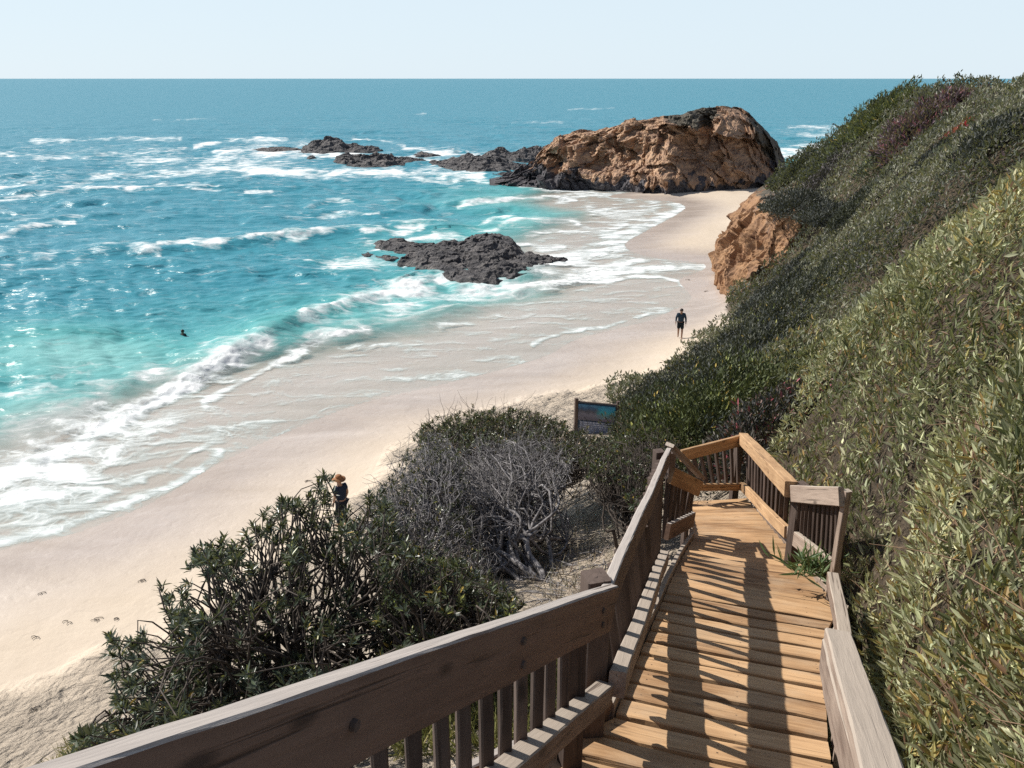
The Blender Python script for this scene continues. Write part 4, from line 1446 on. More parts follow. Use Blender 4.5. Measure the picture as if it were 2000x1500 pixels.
outline_shrub('twiggy_shrub', 'dark twiggy shrub with sparse small leaves between the open spiky shrub and grey tangle', 'shrub',
              [(712, 1010), (735, 965), (770, 925), (810, 868), (860, 850), (900, 900), (920, 1000), (940, 1090), (950, 1150), (900, 1180), (800, 1160), (740, 1090)],
              (840, 1100), 10.4, lambda x, y: 11.2 + (1000 - y) / 120, .9, 1150, 12, .058, .018, (.025, .032, .028), (.10, .11, .075), YEL, .06, r0=.04, k1=8, k2=60, bmat=M_GREYBARK, twigs=1500, twig_l=.32)
outline_shrub('fringe_shrub', 'low leafy shrub with upright tan tips, at the edge of the trampled sand', 'shrub',
              [(815, 860), (830, 830), (870, 820), (930, 810), (1000, 804), (1060, 812), (1100, 828), (1120, 846), (1150, 852), (1195, 862), (1200, 900), (1120, 900), (1060, 880), (960, 870), (880, 890), (830, 900)],
              (970, 880), 15.4, lambda x, y: 15.6 + (850 - y) / 40, 1.2, 1500, 12, .085, .025, (.03, .045, .025), (.11, .13, .055), [(.30, .19, .09), (.26, .22, .10)], .12, r0=.04, k1=10, k2=60, twigs=900, twig_l=.4)
outline_shrub('fringe_shrub', 'dense dark shrub beside the end post of the long handrail, under the sign', 'shrub',
              [(1150, 885), (1190, 872), (1235, 850), (1290, 850), (1318, 880), (1290, 930), (1262, 990), (1225, 985), (1190, 940), (1155, 930)],
              (1245, 985), 11.4, lambda x, y: 12.2 + (930 - y) / 90, 1.0, 620, 13, .060, .020, (.02, .035, .022), (.09, .11, .05), YEL, .06, r0=.04, k1=8, k2=50, twigs=500, twig_l=.35)


# --- mound shrubs: leaves through the outer part of a lumpy crown standing on the ground
def mound_shrub(name, label, px, py, d, rx, rz, n, L, W, lo, hi, extra=None, pe=0., mat=None, group=None, up=.5, cat='shrub', ry=None, stems=26):
    c = at_d(px, py, d)
    ry = ry or rx
    g = gz(c[0], c[1])
    brow = 'brow of the cliff' in label or 'overhanging' in label
    if brow:
        g = max(g, c[2] - .5)
    e = empty(name, (c[0], c[1], g - .05))
    tag(e, label, cat, group)
    dr = rand_dirs(n, .15)
    dr[:, 2] = np.abs(dr[:, 2])
    lump = 1 + .42 * fbm(dr * 2.2 + RNG.random(3) * 50, 3) + .12 * fbm(dr * 6 + 9, 2)
    rr = (1 - RNG.random(n) ** 1.6 * .5) * lump
    P = np.stack([c[0] + dr[:, 0] * rr * rx, c[1] + dr[:, 1] * rr * ry, dr[:, 2] * rr * rz], -1)
    P[:, 2] += g if brow else ground_z(P[:, 0], P[:, 1]) * .6 + g * .4
    A = norm(dr * .6 + rand_dirs(n) * .75 + np.array([0, 0, up]))
    N = norm(dr + rand_dirs(n) * .7 + np.array([0, 0, .4]))
    # patches of lighter and darker growth
    t = np.clip(.5 + 1.1 * fbm(P * .9 + 3, 2) + RNG.normal(size=n) * .22, 0, 1)[:, None]
    C = np.array(lo) * (1 - t) + np.array(hi) * t
    C = C * RNG.uniform(.75, 1.25, (n, 1))
    if extra is not None:
        m = RNG.random(n) < pe
        C[m] = np.array(extra)[RNG.integers(0, len(extra), m.sum())]
    link('foliage', leaves_mesh('foliage', P, A, N, L * RNG.uniform(.6, 1.25, n), W * RNG.uniform(.7, 1.2, n), C), mat or M_LEAF, e)
    if stems:
        sk = []
        b0 = np.array([c[0], c[1], g - .05])
        for i in RNG.choice(n, stems, replace=False):
            t = np.linspace(0, 1, 6)[:, None]
            w = RNG.normal(size=3) * .12 * rx
            sk.append((b0 + (P[i] - b0) * t + w * np.sin(np.pi * t), np.linspace(.02 * rx + .008, .005, 6)))
        V, Fq = tubes(sk, 5)
        link('branches', mesh_np('branches', V, Fq, smooth=True), M_BARK, e)
    return e


DK_LO, DK_HI = (.028, .034, .032), (.105, .112, .082)
BL_LO, BL_HI = (.03, .035, .036), (.11, .115, .10)
G1 = 'dark shrubs along the foot of the slope'
for px, py, d, rx, rz, n, lo, hi, ex, pe, lab in [
    (1300, 872, 20.0, 1.15, 1.3, 12000, DK_LO, (.10, .12, .05), YEL, .05, 'rounded dark green shrub between the sign and the long handrail end'),
    (1395, 838, 16.0, 1.6, 1.4, 15000, DK_LO, (.11, .13, .05), YEL, .05, 'dark glossy shrub directly behind the orange front railing'),
    (1330, 800, 22.5, 2.0, 1.5, 16000, DK_LO, (.09, .11, .05), [(.22, .15, .09)], .06, 'dark green shrub midway between the sign and the bright sloping handrail'),
    (1500, 842, 13.6, 1.0, 1.0, 9000, BL_LO, (.14, .12, .10), [(.22, .14, .12), (.3, .08, .10)], .12, 'greyish half dry shrub behind the top of the bright sloping handrail'),
    (1448, 768, 19.5, 1.9, 1.5, 16000, BL_LO, BL_HI, YEL, .03, 'grey green shrub above the landing, below the walking person'),
    (1262, 806, 27.0, 1.0, 1.2, 7000, DK_LO, DK_HI, [(.22, .15, .09)], .08, 'small dark shrub at the edge of the trampled sand just right of the sign'),
    (1310, 752, 30.0, 2.1, 1.5, 12000, BL_LO, BL_HI, [(.2, .15, .1)], .05, 'blue grey shrub at the foot of the slope, in front of the walking person'),
    (1395, 705, 34.0, 2.0, 1.3, 13000, DK_LO, DK_HI, YEL, .04, 'dark shrub where the slope meets the sand right beside the walking person'),
    (1450, 655, 38.0, 2.2, 1.2, 12000, BL_LO, BL_HI, None, 0, 'bluish grey shrub below the near end of the cliff'),
    (1530, 606, 42.0, 2.2, 1.1, 13000, BL_LO, BL_HI, None, 0, 'bluish grey shrub hiding the foot of the cliff'),
    (1480, 700, 27.0, 2.0, 1.5, 14000, BL_LO, (.12, .125, .09), YEL, .03, 'dark grey green shrub on the slope behind the walking person'),
    (1550, 640, 30.0, 2.2, 1.6, 13000, BL_LO, (.12, .125, .09), YEL, .03, 'dark shrub in the hollow between the near ridge and cliff')]:
    mound_shrub('slope_shrub', lab, px, py, d, rx, rz, n, .085 * (1 + d / 40), .028 * (1 + d / 40), lo, hi, ex, pe, M_DULLLEAF, G1)
G3 = 'dark shrubs scattered over the far slope'
for px, py, d, rx, rz, n, lo, hi, ex, pe, lab in [
    (1532, 396, 57, 1.5, .55, 5000, DK_LO, DK_HI, None, 0, 'low scrubby shrub on the brow of the cliff'),
    (1572, 402, 55, 2.4, 1.3, 7000, BL_LO, BL_HI, None, 0, 'grey shrub overhanging the inland end of the cliff'),
    (1612, 372, 62, 2.6, 1.5, 7000, (.04, .035, .04), (.13, .11, .11), None, 0, 'purplish grey shrub above the inland end of the cliff'),
    (1640, 420, 47, 1.9, 1.1, 7000, BL_LO, BL_HI, None, 0, 'dark shrub on the slope right of the overhanging shrub'),
    (1700, 398, 42, 1.7, .9, 7000, DK_LO, DK_HI, None, 0, 'dark green shrub near the middle of the far slope'),
    (1600, 520, 46, 1.9, 1.1, 8000, BL_LO, BL_HI, None, 0, 'bluish shrub on the slope inland of the cliff base'),
    (1690, 300, 66, 2.4, 1.5, 7000, BL_LO, BL_HI, None, 0, 'dark shrub under the tall crest clump'),
    (1772, 268, 52, 2.0, 1.2, 7000, DK_LO, (.11, .13, .07), YEL, .04, 'green shrub below the purple crest shrub'),
    (1868, 262, 36, 1.5, .8, 7000, BL_LO, BL_HI, None, 0, 'dark grey shrub high on the slope under the red flowers'),
    (1640, 490, 36, 1.3, .8, 7000, DK_LO, DK_HI, None, 0, 'small dark shrub in the hollow behind the near olive ridge'),
    (1965, 232, 27, 1.2, .6, 7000, BL_LO, BL_HI, None, 0, 'dark low shrub at the right edge just below the skyline'),
    (1560, 575, 38, 1.6, 1.0, 8000, DK_LO, DK_HI, None, 0, 'dark shrub between the cliff base and the olive ridge')]:
    mound_shrub('slope_shrub', lab, px, py, d, rx, rz, n, .085 * (1 + d / 42), .028 * (1 + d / 42), lo, hi, ex, pe, M_DULLLEAF, G3, stems=8)
G2 = 'shrubs along the hill crest'
for px, py, d, rx, rz, n, lo, hi, ex, pe, lab in [
    (1585, 318, 88, 3.4, 2.3, 9000, BL_LO, (.08, .09, .07), None, 0, 'dark shrub on the crest beside the right end of the headland'),
    (1545, 345, 90, 2.6, 1.8, 6000, BL_LO, (.07, .08, .07), None, 0, 'lowest dark shrub on the crest, touching the headland'),
    (1635, 296, 80, 3.2, 2.2, 8000, BL_LO, (.09, .095, .08), None, 0, 'dark grey shrub on the crest between the lowest dark shrubs and taller clump'),
    (1668, 258, 72, 3.4, 2.6, 9000, BL_LO, (.08, .09, .07), None, 0, 'tall dark shrub clump on the crest against the sea'),
    (1722, 226, 66, 2.8, 2.0, 8000, (.03, .04, .025), (.10, .12, .06), YEL, .05, 'green shrub on the crest just below the purple shrub'),
    (1768, 196, 62, 2.4, 1.3, 8000, (.03, .045, .022), (.11, .13, .055), YEL, .05, 'bright green shrub at the horizon, seaward of the purple shrub'),
    (1832, 204, 52, 2.7, 1.35, 8000, (.05, .03, .05), (.17, .10, .13), [(.24, .08, .10)], .15, 'large purple grey spiky shrub on the hill crest'),
    (1895, 180, 46, 1.8, .8, 6000, DK_LO, DK_HI, None, 0, 'low dark shrub on the crest between the purple shrub and red flowers'),
    (1945, 160, 38, 1.6, .75, 6000, (.10, .04, .03), (.24, .13, .06), [(.50, .04, .06), (.42, .05, .10)], .45, 'low plant with red flowers on the skyline')]:
    mound_shrub('crest_shrub', lab, px, py, d, rx, rz, n, .34 if 'purple' in lab else .26, .11 if 'purple' not in lab else .09, lo, hi, ex, pe, M_LEAF, G2, stems=10)


# --- hillside cover: leaves by the ten thousand, one object per kind of growth
def cover(name, label, cat, region, n, density_d, L, W, lo, hi, extra, pe, thick, up, mat, lump=.9, tilt=.8):
    """leaves over the ground where region(x, y) is true; sampled with weight ~ 1/distance**density_d; sized with distance"""
    lo3, hi3, fn = region
    xs, ys = [], []
    tot = 0
    while tot < n:
        m = n * 2
        # draw by bearing and log distance so the near growth gets its share
        a = RNG.uniform(lo3[0], hi3[0], m)
        u = RNG.random(m)
        r = np.exp(np.log(lo3[1]) + (np.log(hi3[1]) - np.log(lo3[1])) * u ** density_d)
        x, y = r * np.sin(a), r * np.cos(a)
        k = fn(x, y)
        xs.append(x[k])
        ys.append(y[k])
        tot += k.sum()
    x = np.concatenate(xs)[:n]
    y = np.concatenate(ys)[:n]
    return x, y


# canopy thickness over the ground on the hill side
PATH_R = np.array([(1.0, -2.), (1.18, 1.70), (1.62, 3.20), (2.26, 4.80), (2.72, 5.55), (2.92, 7.0), (3.45, 10.3), (3.9, 12.5), (3.2, 16), (3.6, 24)])


def right_of_path(x, y):
    return poly_dist(x, y, PATH_R, True)


def canopy(x, y):
    d = right_of_path(x, y)
    b = .78 + .50 * fbm(np.stack([x * .5, y * .5, x * 0], -1), 3) + .26 * fbm(np.stack([x * 1.6, y * 1.6, x * 0 + 4], -1), 2)
    return np.clip(b, .15, 2) * sstep(-.05, .8, d)


def near_mass(x, y):
    d = right_of_path(x, y)
    r = np.hypot(x, y)
    # seaward limit of the olive growth runs from the landing up to the frame's right edge
    edge = 15.5 - .62 * np.clip(x - 4.5, -2, 30) + 1.3 * fbm(np.stack([x * .4, y * .4, x * 0 + 8], -1), 3)
    return (d > .04) & (y < edge) & (y > -1.5) & (x > .9) & (r < 24)


def far_slope(x, y):
    d = right_of_path(x, y)
    s = shore_s(x, y)
    return (d > .3) & ~near_mass(x, y) & (ground_z(x, y, s) - beach_z(s) > .55)


def blade_cloud(name, x, y, thick, L0, Lk, ratio, lo, hi, extra, pe, up, mat, label, cat, patch=.5, scale_top=1.0, tone=None, cull=.17):
    n = len(x)
    s = shore_s(x, y)
    g = ground_z(x, y, s)
    cl = fbm(np.stack([x * 2.3, y * 2.3, g * 2.3], -1), 3)
    k = cl > RNG.normal(size=n) * .2 - cull
    x, y, g, s = x[k], y[k], g[k], s[k]
    n = len(x)
    cn = canopy(x, y) * scale_top
    dep = RNG.random(n) ** 2.2
    z = g + cn * (1 - dep * thick) + RNG.normal(size=n) * .02
    r = np.sqrt(x * x + y * y + (z - EYE) ** 2)
    L = np.clip(L0 + Lk * r, 0, .6) * RNG.uniform(.55, 1.2, n)
    # clumps share a lean
    P = np.stack([x, y, z], -1)
    lean = np.stack([perlin(P * 1.1 + 3), perlin(P * 1.1 + 23), P[:, 0] * 0], -1) * .75
    A = norm(lean + rand_dirs(n) * .85 + np.array([0, 0, up]))
    N = norm(rand_dirs(n) + np.array([-.25, -.2, .25]))
    t = np.clip(.5 + 1.3 * fbm(P * patch + 3, 3) + RNG.normal(size=n) * .25, 0, 1)[:, None]
    C = np.array(lo) * (1 - t) + np.array(hi) * t
    C = C * np.exp(RNG.normal(size=(n, 1)) * .30) * RNG.uniform(.94, 1.06, (n, 3))
    if tone is not None:
        C = tone(P, C)
    if extra is not None:
        m = RNG.random(n) < pe * np.clip(.6 + 2.2 * fbm(P * .7 + 11, 2), 0, 3)
        C[m] = np.array(extra)[RNG.integers(0, len(extra), m.sum())] * RNG.uniform(.7, 1.2, (m.sum(), 1))
    o = link(name, leaves_mesh(name, P, A, N, L, L * ratio, C), mat)
    return tag(o, label, cat, kind='stuff')


x, y = cover('', '', '', ((R(2), 1.2), (R(60), 24), near_mass), 230000, .92, 0, 0, 0, 0, 0, 0, 0, 0, 0)
blade_cloud('hillside_shrubbery', x, y, .75, .078, .0030, .235, (.095, .105, .05), (.42, .415, .25), [(.42, .28, .10), (.46, .40, .16), (.22, .13, .08)], .17, .85, M_LEAF,
            'olive green shrubbery with narrow upright leaves covering the hillside above the stairs', 'shrubbery')
x, y = cover('', '', '', ((R(2), 12), (R(50), 112), far_slope), 430000, .92, 0, 0, 0, 0, 0, 0, 0, 0, 0)
blade_cloud('slope_vegetation', x, y, .7, .06, .0037, .34, (.065, .07, .055), (.23, .225, .165), [(.22, .19, .10), (.10, .07, .08)], .08, .75, M_LEAF,
            'grey green low scrub spread over the far slope above the cliff', 'scrub', patch=.22)

# dry litter-like growth and twigs inside the near mass
x, y = cover('', '', '', ((R(4), 1.3), (R(58), 16), near_mass), 16000, .9, 0, 0, 0, 0, 0, 0, 0, 0, 0)
g = ground_z(x, y)
cn = canopy(x, y)
sk = []
for i in range(5200):
    a = np.array([x[i], y[i], g[i] + cn[i] * RNG.uniform(.1, .6)])
    dr = norm(rand_dirs(1, .9)[0])
    ln = RNG.uniform(.15, .5) * min(1, .3 + cn[i])
    t = np.linspace(0, 1, 4)[:, None]
    sk.append((a + dr * ln * t + RNG.normal(size=3) * .12 * ln * t * t, np.linspace(.0042, .0016, 4)))
V, Fq = tubes(sk, 4)
tag(link('undergrowth', mesh_np('undergrowth', V, Fq), M_TWIG), 'thin tan twigs showing through the olive shrubbery', 'undergrowth', kind='stuff')
#==DETAILS==
# ------------------------------------------------------------------ dry grass and small plants near the rails
def grass(name, pts_xy, per, h, wdt, lo, hi, mat, label, cat='grass', lean=.5, base=0.0):
    n = len(pts_xy) * per
    xy = np.repeat(pts_xy, per, 0) + RNG.normal(size=(n, 2)) * .035
    g = ground_z(xy[:, 0], xy[:, 1]) + base
    P = np.stack([xy[:, 0], xy[:, 1], g - .01], -1)
    A = norm(np.concatenate([RNG.normal(size=(n, 2)) * lean, np.ones((n, 1))], 1))
    L = h * RNG.uniform(.45, 1.25, n)
    o = link(name, leaves_mesh(name, P, A, rand_dirs(n), L, np.full(n, wdt) * RNG.uniform(.7, 1.3, n), cvar(n, lo, hi)), mat)
    return tag(o, label, cat, kind='stuff')


def ground_points(poly, n, z0=9.0):
    """points on the slope inside a measured outline"""
    out = []
    q = sample_poly(poly, n)
    for a, b in q:
        r = ray(a, b)
        lo_t, hi_t = 1.5, 60.
        ts = np.linspace(1.5, 45, 120)
        X = r[None] * ts[:, None] + [0, 0, EYE]
        below = X[:, 2] < ground_z(X[:, 0], X[:, 1])
        if below.any():
            k = np.argmax(below)
            out.append(X[k, :2])
    return np.array(out)


gp = ground_points([(1040, 1010), (1100, 960), (1200, 990), (1215, 1060), (1160, 1160), (1120, 1220), (1060, 1200), (1010, 1120)], 300)
grass('dry_grass', gp, 3, .22, .004, (.32, .27, .21), (.58, .52, .43), M_DRYLEAF, 'pale dry grass stalks on the sandy gap beside the long handrail')
gp2 = ground_points([(700, 1400), (900, 1330), (1080, 1260), (1150, 1300), (1130, 1400), (1000, 1500), (700, 1500)], 170)
grass('green_grass', gp2, 12, .26, .010, (.10, .12, .04), (.40, .38, .16), M_LEAF, 'yellow green grass growing under the near rail', lean=.6)
gp3 = ground_points([(100, 1500), (160, 1440), (240, 1440), (300, 1450), (200, 1500)], 40)
grass('yellow_grass', gp3, 16, .30, .012, (.20, .20, .06), (.46, .42, .16), M_LEAF, 'yellowish weeds at the seaward end of the near rail', lean=.6)
# twig litter on the sandy gap
sk = []
for (a, b) in ground_points([(1020, 1010), (1120, 940), (1220, 980), (1200, 1080), (1150, 1190), (1050, 1210), (990, 1110)], 230):
    ln = RNG.uniform(.1, .6)
    th = RNG.uniform(0, 6.28)
    t = np.linspace(-.5, .5, 5)
    bx = a + np.cos(th) * ln * t + RNG.normal() * .05 * t * t
    by = b + np.sin(th) * ln * t + RNG.normal() * .1 * t * t
    sk.append((np.stack([bx, by, ground_z(bx, by) + .012 + RNG.uniform(0, .07)], -1), np.full(5, RNG.uniform(.003, .009))))
V, Fq = tubes(sk, 5)
tag(link('twig_litter', mesh_np('twig_litter', V, Fq), M_GREYBARK), 'fallen grey twigs lying on the sandy gap beside the long handrail', 'twig litter', kind='stuff')

# small plant growing through the close set balusters
c = at_y(1590, 1075, 5.9)
e = empty('small_plant', (c[0], c[1], c[2] - .25))
tag(e, 'small green plant growing through the short tan railing', 'plant')
n = 150
dr = rand_dirs(n, .9)
P = np.tile(np.array([c[0], c[1], c[2] - .18]), (n, 1)) + RNG.normal(size=(n, 3)) * [.10, .07, .03]
link('foliage', leaves_mesh('foliage', P, dr, rand_dirs(n), RNG.uniform(.10, .24, n), np.full(n, .022), cvar(n, (.07, .12, .05), (.20, .27, .13))), M_LEAF, e)

# ------------------------------------------------------------------ information sign
M_SIGNPOST = M_DARK


def info_sign():
    y0 = 27.2
    L0, R0_ = at_y(1126, 778, y0), at_y(1208, 784, y0 - .35)
    ux = Vector((R0_[0] - L0[0], R0_[1] - L0[1], 0)).normalized()
    zb = gz((L0[0] + R0_[0]) / 2, y0) - .3
    e = empty('information_sign', ((L0[0] + R0_[0]) / 2, y0, zb + .3))
    tag(e, 'blue and teal information board on two dark wooden posts beside the beach', 'sign')
    for q in (L0, R0_):
        beam('post', (q[0], q[1], zb), (q[0], q[1], q[2]), .11, .11, M_DARK, e)
    w = (Vector((R0_[0], R0_[1], 0)) - Vector((L0[0], L0[1], 0))).length - .11
    o = Vector((L0[0], L0[1], 0)) + ux * .055
    ny = Vector((ux.y, -ux.x, 0))

    def panel(name, x0, x1, z0, z1, mat, off, th=.03, parent=e):
        a = o + ux * x0 + ny * off
        M = Matrix(((ux.x, 0, -ny.x, a.x), (ux.y, 0, -ny.y, a.y), (0, 1, 0, z0), (0, 0, 0, 1)))
        me = bpy.data.meshes.new(name)
        X, Z = x1 - x0, z1 - z0
        me.from_pydata([(0, 0, 0), (X, 0, 0), (X, Z, 0), (0, Z, 0), (0, 0, th), (X, 0, th), (X, Z, th), (0, Z, th)], [],
                       [(0, 3, 2, 1)[::-1], (4, 7, 6, 5)[::-1], (0, 1, 5, 4)[::-1], (1, 2, 6, 5)[::-1], (2, 3, 7, 6)[::-1], (3, 0, 4, 7)[::-1]])
        me.update()
        return link(name, me, mat, parent, M)
    zt = L0[2] - .13
    # backing board, a seascape picture above and a text sheet below
    panel('board', 0, w, zt - 1.45, zt, plain('sign_board', (.05, .075, .11), .6), 0, .04)
    mp = Mat('sign_picture')
    v = mp.obj()
    sx = mp.n('ShaderNodeSeparateXYZ', {0: v})
    nn = mp.noise(v, 6, 5, .65)
    f = mp.math('ADD', sx.outputs[1], mp.math('MULTIPLY', mp.math('SUBTRACT', nn, .5), .35))
    c1 = mp.ramp(f, [(.05, (.10, .09, .12)), (.22, (.16, .15, .19)), (.34, (.06, .06, .08)), (.46, (.03, .08, .16)), (.58, (.05, .16, .28))])
    c2 = mp.ramp(f, [(.05, (.12, .09, .14)), (.20, (.10, .20, .22)), (.34, (.02, .26, .30)), (.5, (.02, .22, .36)), (.6, (.02, .12, .20))])
    k = mp.ramp(mp.math('ADD', sx.outputs[0], mp.math('MULTIPLY', nn, .3)), [(.75, (0, 0, 0)), (.95, (1, 1, 1))])
    panel('picture', .03, w - .03, zt - .66, zt - .06, mp.done(mp.bsdf(mp.mix(k, c1, c2), .45)), .045, .006)
    mt = Mat('sign_text')
    v = mt.obj()
    sx = mt.n('ShaderNodeSeparateXYZ', {0: v})
    ln = mt.math('FRACT', mt.math('MULTIPLY', sx.outputs[1], 13.0))
    row = mt.math('FLOOR', mt.math('MULTIPLY', sx.outputs[1], 13.0))
    cb = mt.n('ShaderNodeCombineXYZ', {0: mt.math('MULTIPLY', sx.outputs[0], 20.0), 1: mt.math('MULTIPLY', row, 3.7), 2: 0.0}).outputs[0]
    word = mt.ramp(mt.noise(cb, 1.0, 2, .5), [(.44, (0, 0, 0)), (.5, (1, 1, 1))])
    msk = mt.math('MULTIPLY', mt.math('MULTIPLY', mt.math('GREATER_THAN', ln, .3), mt.math('LESS_THAN', ln, .68)), word)
    panel('text_panel', .10, w - .10, zt - 1.40, zt - .70, mt.done(mt.bsdf(mt.mix(msk, (.13, .15, .22), (.45, .47, .55)), .5)), .045, .006)
    beam('top_cap', o + ux * 0 + Vector((0, 0, zt + .015)) - ny * .0, o + ux * w + Vector((0, 0, zt + .015)), .07, .03, M_DARK, e)


info_sign()


# ------------------------------------------------------------------ people
def skin_mesh(name, verts, edges, radii, mat, parent, sub=2, rootv=0):
    me = bpy.data.meshes.new(name)
    me.from_pydata(verts, edges, [])
    o = bpy.data.objects.new(name, me)
    COL.objects.link(o)
    md = o.modifiers.new('skin', 'SKIN')
    md.use_smooth_shade = True
    for i, r in enumerate(radii):
        sv = me.skin_vertices[0].data[i]
        sv.radius = (r, r) if not isinstance(r, tuple) else r
        sv.use_root = i == rootv
    s2 = o.modifiers.new('sub', 'SUBSURF')
    s2.levels = s2.render_levels = sub
    dg = bpy.context.evaluated_depsgraph_get()
    m2 = bpy.data.meshes.new_from_object(o.evaluated_get(dg))
    bpy.data.objects.remove(o)
    m2.name = name
    return m2


def person(name, label, foot, heading, J, skin, shirt, shorts, hair, hat=None, sleeves=False, trousers=False, shoes=None, scale=1.0):
    """J: joints in metres, x to the person's left, y forward, z up"""
    e = empty(name, foot)
    tag(e, label, 'person')
    M = Matrix.Translation(Vector(foot)) @ Matrix.Rotation(heading, 4, 'Z') @ Matrix.Scale(scale, 4)
    ms = plain(name + '_skin', skin, .55, .08, 6)
    N = list(J)
    idx = {k: i for i, k in enumerate(N)}
    E = [('pelvis', 'waist'), ('waist', 'chest'), ('chest', 'neck'), ('neck', 'jaw'), ('jaw', 'crown')]
    for s_ in 'LR':
        E += [('chest', 'shoulder' + s_), ('shoulder' + s_, 'elbow' + s_), ('elbow' + s_, 'wrist' + s_), ('wrist' + s_, 'palm' + s_),
              ('pelvis', 'hip' + s_), ('hip' + s_, 'knee' + s_), ('knee' + s_, 'ankle' + s_), ('ankle' + s_, 'toe' + s_)]
    rad = dict(pelvis=.125, waist=.12, chest=.13, neck=.058, jaw=.078, crown=.088)
    for s_ in 'LR':
        rad.update({'shoulder' + s_: .068, 'elbow' + s_: .046, 'wrist' + s_: .030, 'palm' + s_: .034, 'hip' + s_: .10, 'knee' + s_: .062, 'ankle' + s_: .042, 'toe' + s_: .036})
    me = skin_mesh(name, [J[k] for k in N], [(idx[a], idx[b]) for a, b in E], [rad[k] for k in N], ms, e)
    # fingers and face as further loops of the same mesh
    extra_v, extra_f = [], []

    def blob(c, rx, ry, rz, nu=8, nv=5):
        b = len(extra_v)
        for i in range(nv + 1):
            th = math.pi * i / nv
            for j in range(nu):
                ph = 2 * math.pi * j / nu
                extra_v.append((c[0] + rx * math.sin(th) * math.cos(ph), c[1] + ry * math.sin(th) * math.sin(ph), c[2] + rz * math.cos(th)))
        for i in range(nv):
            for j in range(nu):
                extra_f.append((b + i * nu + j, b + i * nu + (j + 1) % nu, b + (i + 1) * nu + (j + 1) % nu, b + (i + 1) * nu + j))
    for s_ in 'LR':
        w, p = Vector(J['wrist' + s_]), Vector(J['palm' + s_])
        d = (p - w).normalized()
        side = Vector((0, 1, 0)) - d * d.y
        side.normalize()
        for k in range(4):
            a = p + side * (-.024 + .016 * k) + d * .02
            for q, ln in ((0, .018), (1, .045), (2, .066 - .006 * abs(k - 1.5))):
                pos = a + d * ln + Vector((0, .006 * q, 0))
                blob(pos, .010, .010, .014, 6, 4)
        for q in range(3):
            blob(w + d * (.035 + .016 * q) + side * (.034 + .006 * q), .011, .011, .014, 6, 4)
    jw, cr = Vector(J['jaw']), Vector(J['crown'])
    mid = jw.lerp(cr, .45)
    f = Vector((0, 1, 0))
    blob(mid + f * .088 + Vector((0, 0, -.015)), .014, .022, .024)
    for sx in (-1, 1):
        blob(mid + Vector((sx * .085, 0, -.005)), .014, .022, .032)
        blob(mid + Vector((sx * .032, .078, .022)), .013, .010, .008)
    blob(mid + f * .078 + Vector((0, 0, -.058)), .026, .012, .009)
    b = len(me.vertices)
    vs = [v.co[:] for v in me.vertices] + extra_v
    fs = [tuple(p.vertices) for p in me.polygons] + [tuple(i + b for i in q) for q in extra_f]
    m2 = bpy.data.meshes.new('body')
    m2.from_pydata(vs, [], fs)
    m2.polygons.foreach_set('use_smooth', [True] * len(fs))
    bo = link('body', m2, ms, e, M)
    # clothing
    def cloth(nm, keys, edges, radii, col, rough=.85):
        ii = {k: i for i, k in enumerate(keys)}
        mm = skin_mesh(nm, [J[k] if isinstance(k, str) and k in J else k[1] for k in keys], [(a, b_) for a, b_ in edges], radii, None, e)
        link(nm, mm, plain(name + '_' + nm, col, rough, .18, 5, .15), e, M)
    lerp = lambda a, b_, t: tuple(Vector(J[a]).lerp(Vector(J[b_]), t))
    ks = [('a', lerp('pelvis', 'waist', -.05)), 'waist', 'chest', ('b', lerp('chest', 'neck', .75))]
    ed = [(0, 1), (1, 2), (2, 3)]
    rr = [(.175, .135), (.175, .140), (.175, .140), .072]
    for s_ in 'LR':
        n0 = len(ks)
        t = .97 if sleeves else .62
        ks += ['shoulder' + s_, ('c' + s_, lerp('shoulder' + s_, 'elbow' + s_, t))]
        ed += [(2, n0), (n0, n0 + 1)]
        rr += [.086, .068 if not sleeves else .058]
        if sleeves:
            ks.append(('d' + s_, lerp('elbow' + s_, 'wrist' + s_, .85)))
            ed.append((n0 + 1, n0 + 2))
            rr.append(.044)
    cloth('shirt', ks, ed, rr, shirt)
    ks = [('a', lerp('pelvis', 'waist', .25))]
    ed, rr = [], [(.165, .135)]
    for s_ in 'LR':
        n0 = len(ks)
        ks += ['hip' + s_, ('k' + s_, lerp('hip' + s_, 'knee' + s_, .88))]
        ed += [(0, n0), (n0, n0 + 1)]
        rr += [.120, .098]
        if trousers:
            ks += [('m' + s_, lerp('knee' + s_, 'ankle' + s_, .85))]
            ed += [(n0 + 1, n0 + 2)]
            rr += [.068]
    cloth('trousers' if trousers else 'shorts', ks, ed, rr, shorts)
    # hair: a cap over the back and top of the head
    hv, hf = [], []
    nu, nv = 16, 8
    for i in range(nv + 1):
        th = math.pi * .60 * i / nv
        for j in range(nu):
            ph = 2 * math.pi * j / nu
            dy = math.sin(th) * math.sin(ph)
            r = .099 + .004 * math.sin(ph * 5 + i)
            zc = math.cos(th) - (.0 if dy < .2 else -.30 * (dy - .2) * (i / nv))
            hv.append((mid.x + r * math.sin(th) * math.cos(ph), mid.y - .012 + r * 1.08 * dy, mid.z + .02 + r * 1.05 * zc))
    for i in range(nv):
        for j in range(nu):
            hf.append((i * nu + j, (i + 1) * nu + j, (i + 1) * nu + (j + 1) % nu, i * nu + (j + 1) % nu))
    hm = bpy.data.meshes.new('hair')
    hm.from_pydata(hv, [], hf)
    hm.polygons.foreach_set('use_smooth', [True] * len(hf))
    link('hair', hm, plain(name + '_hair', hair, .6), e, M)
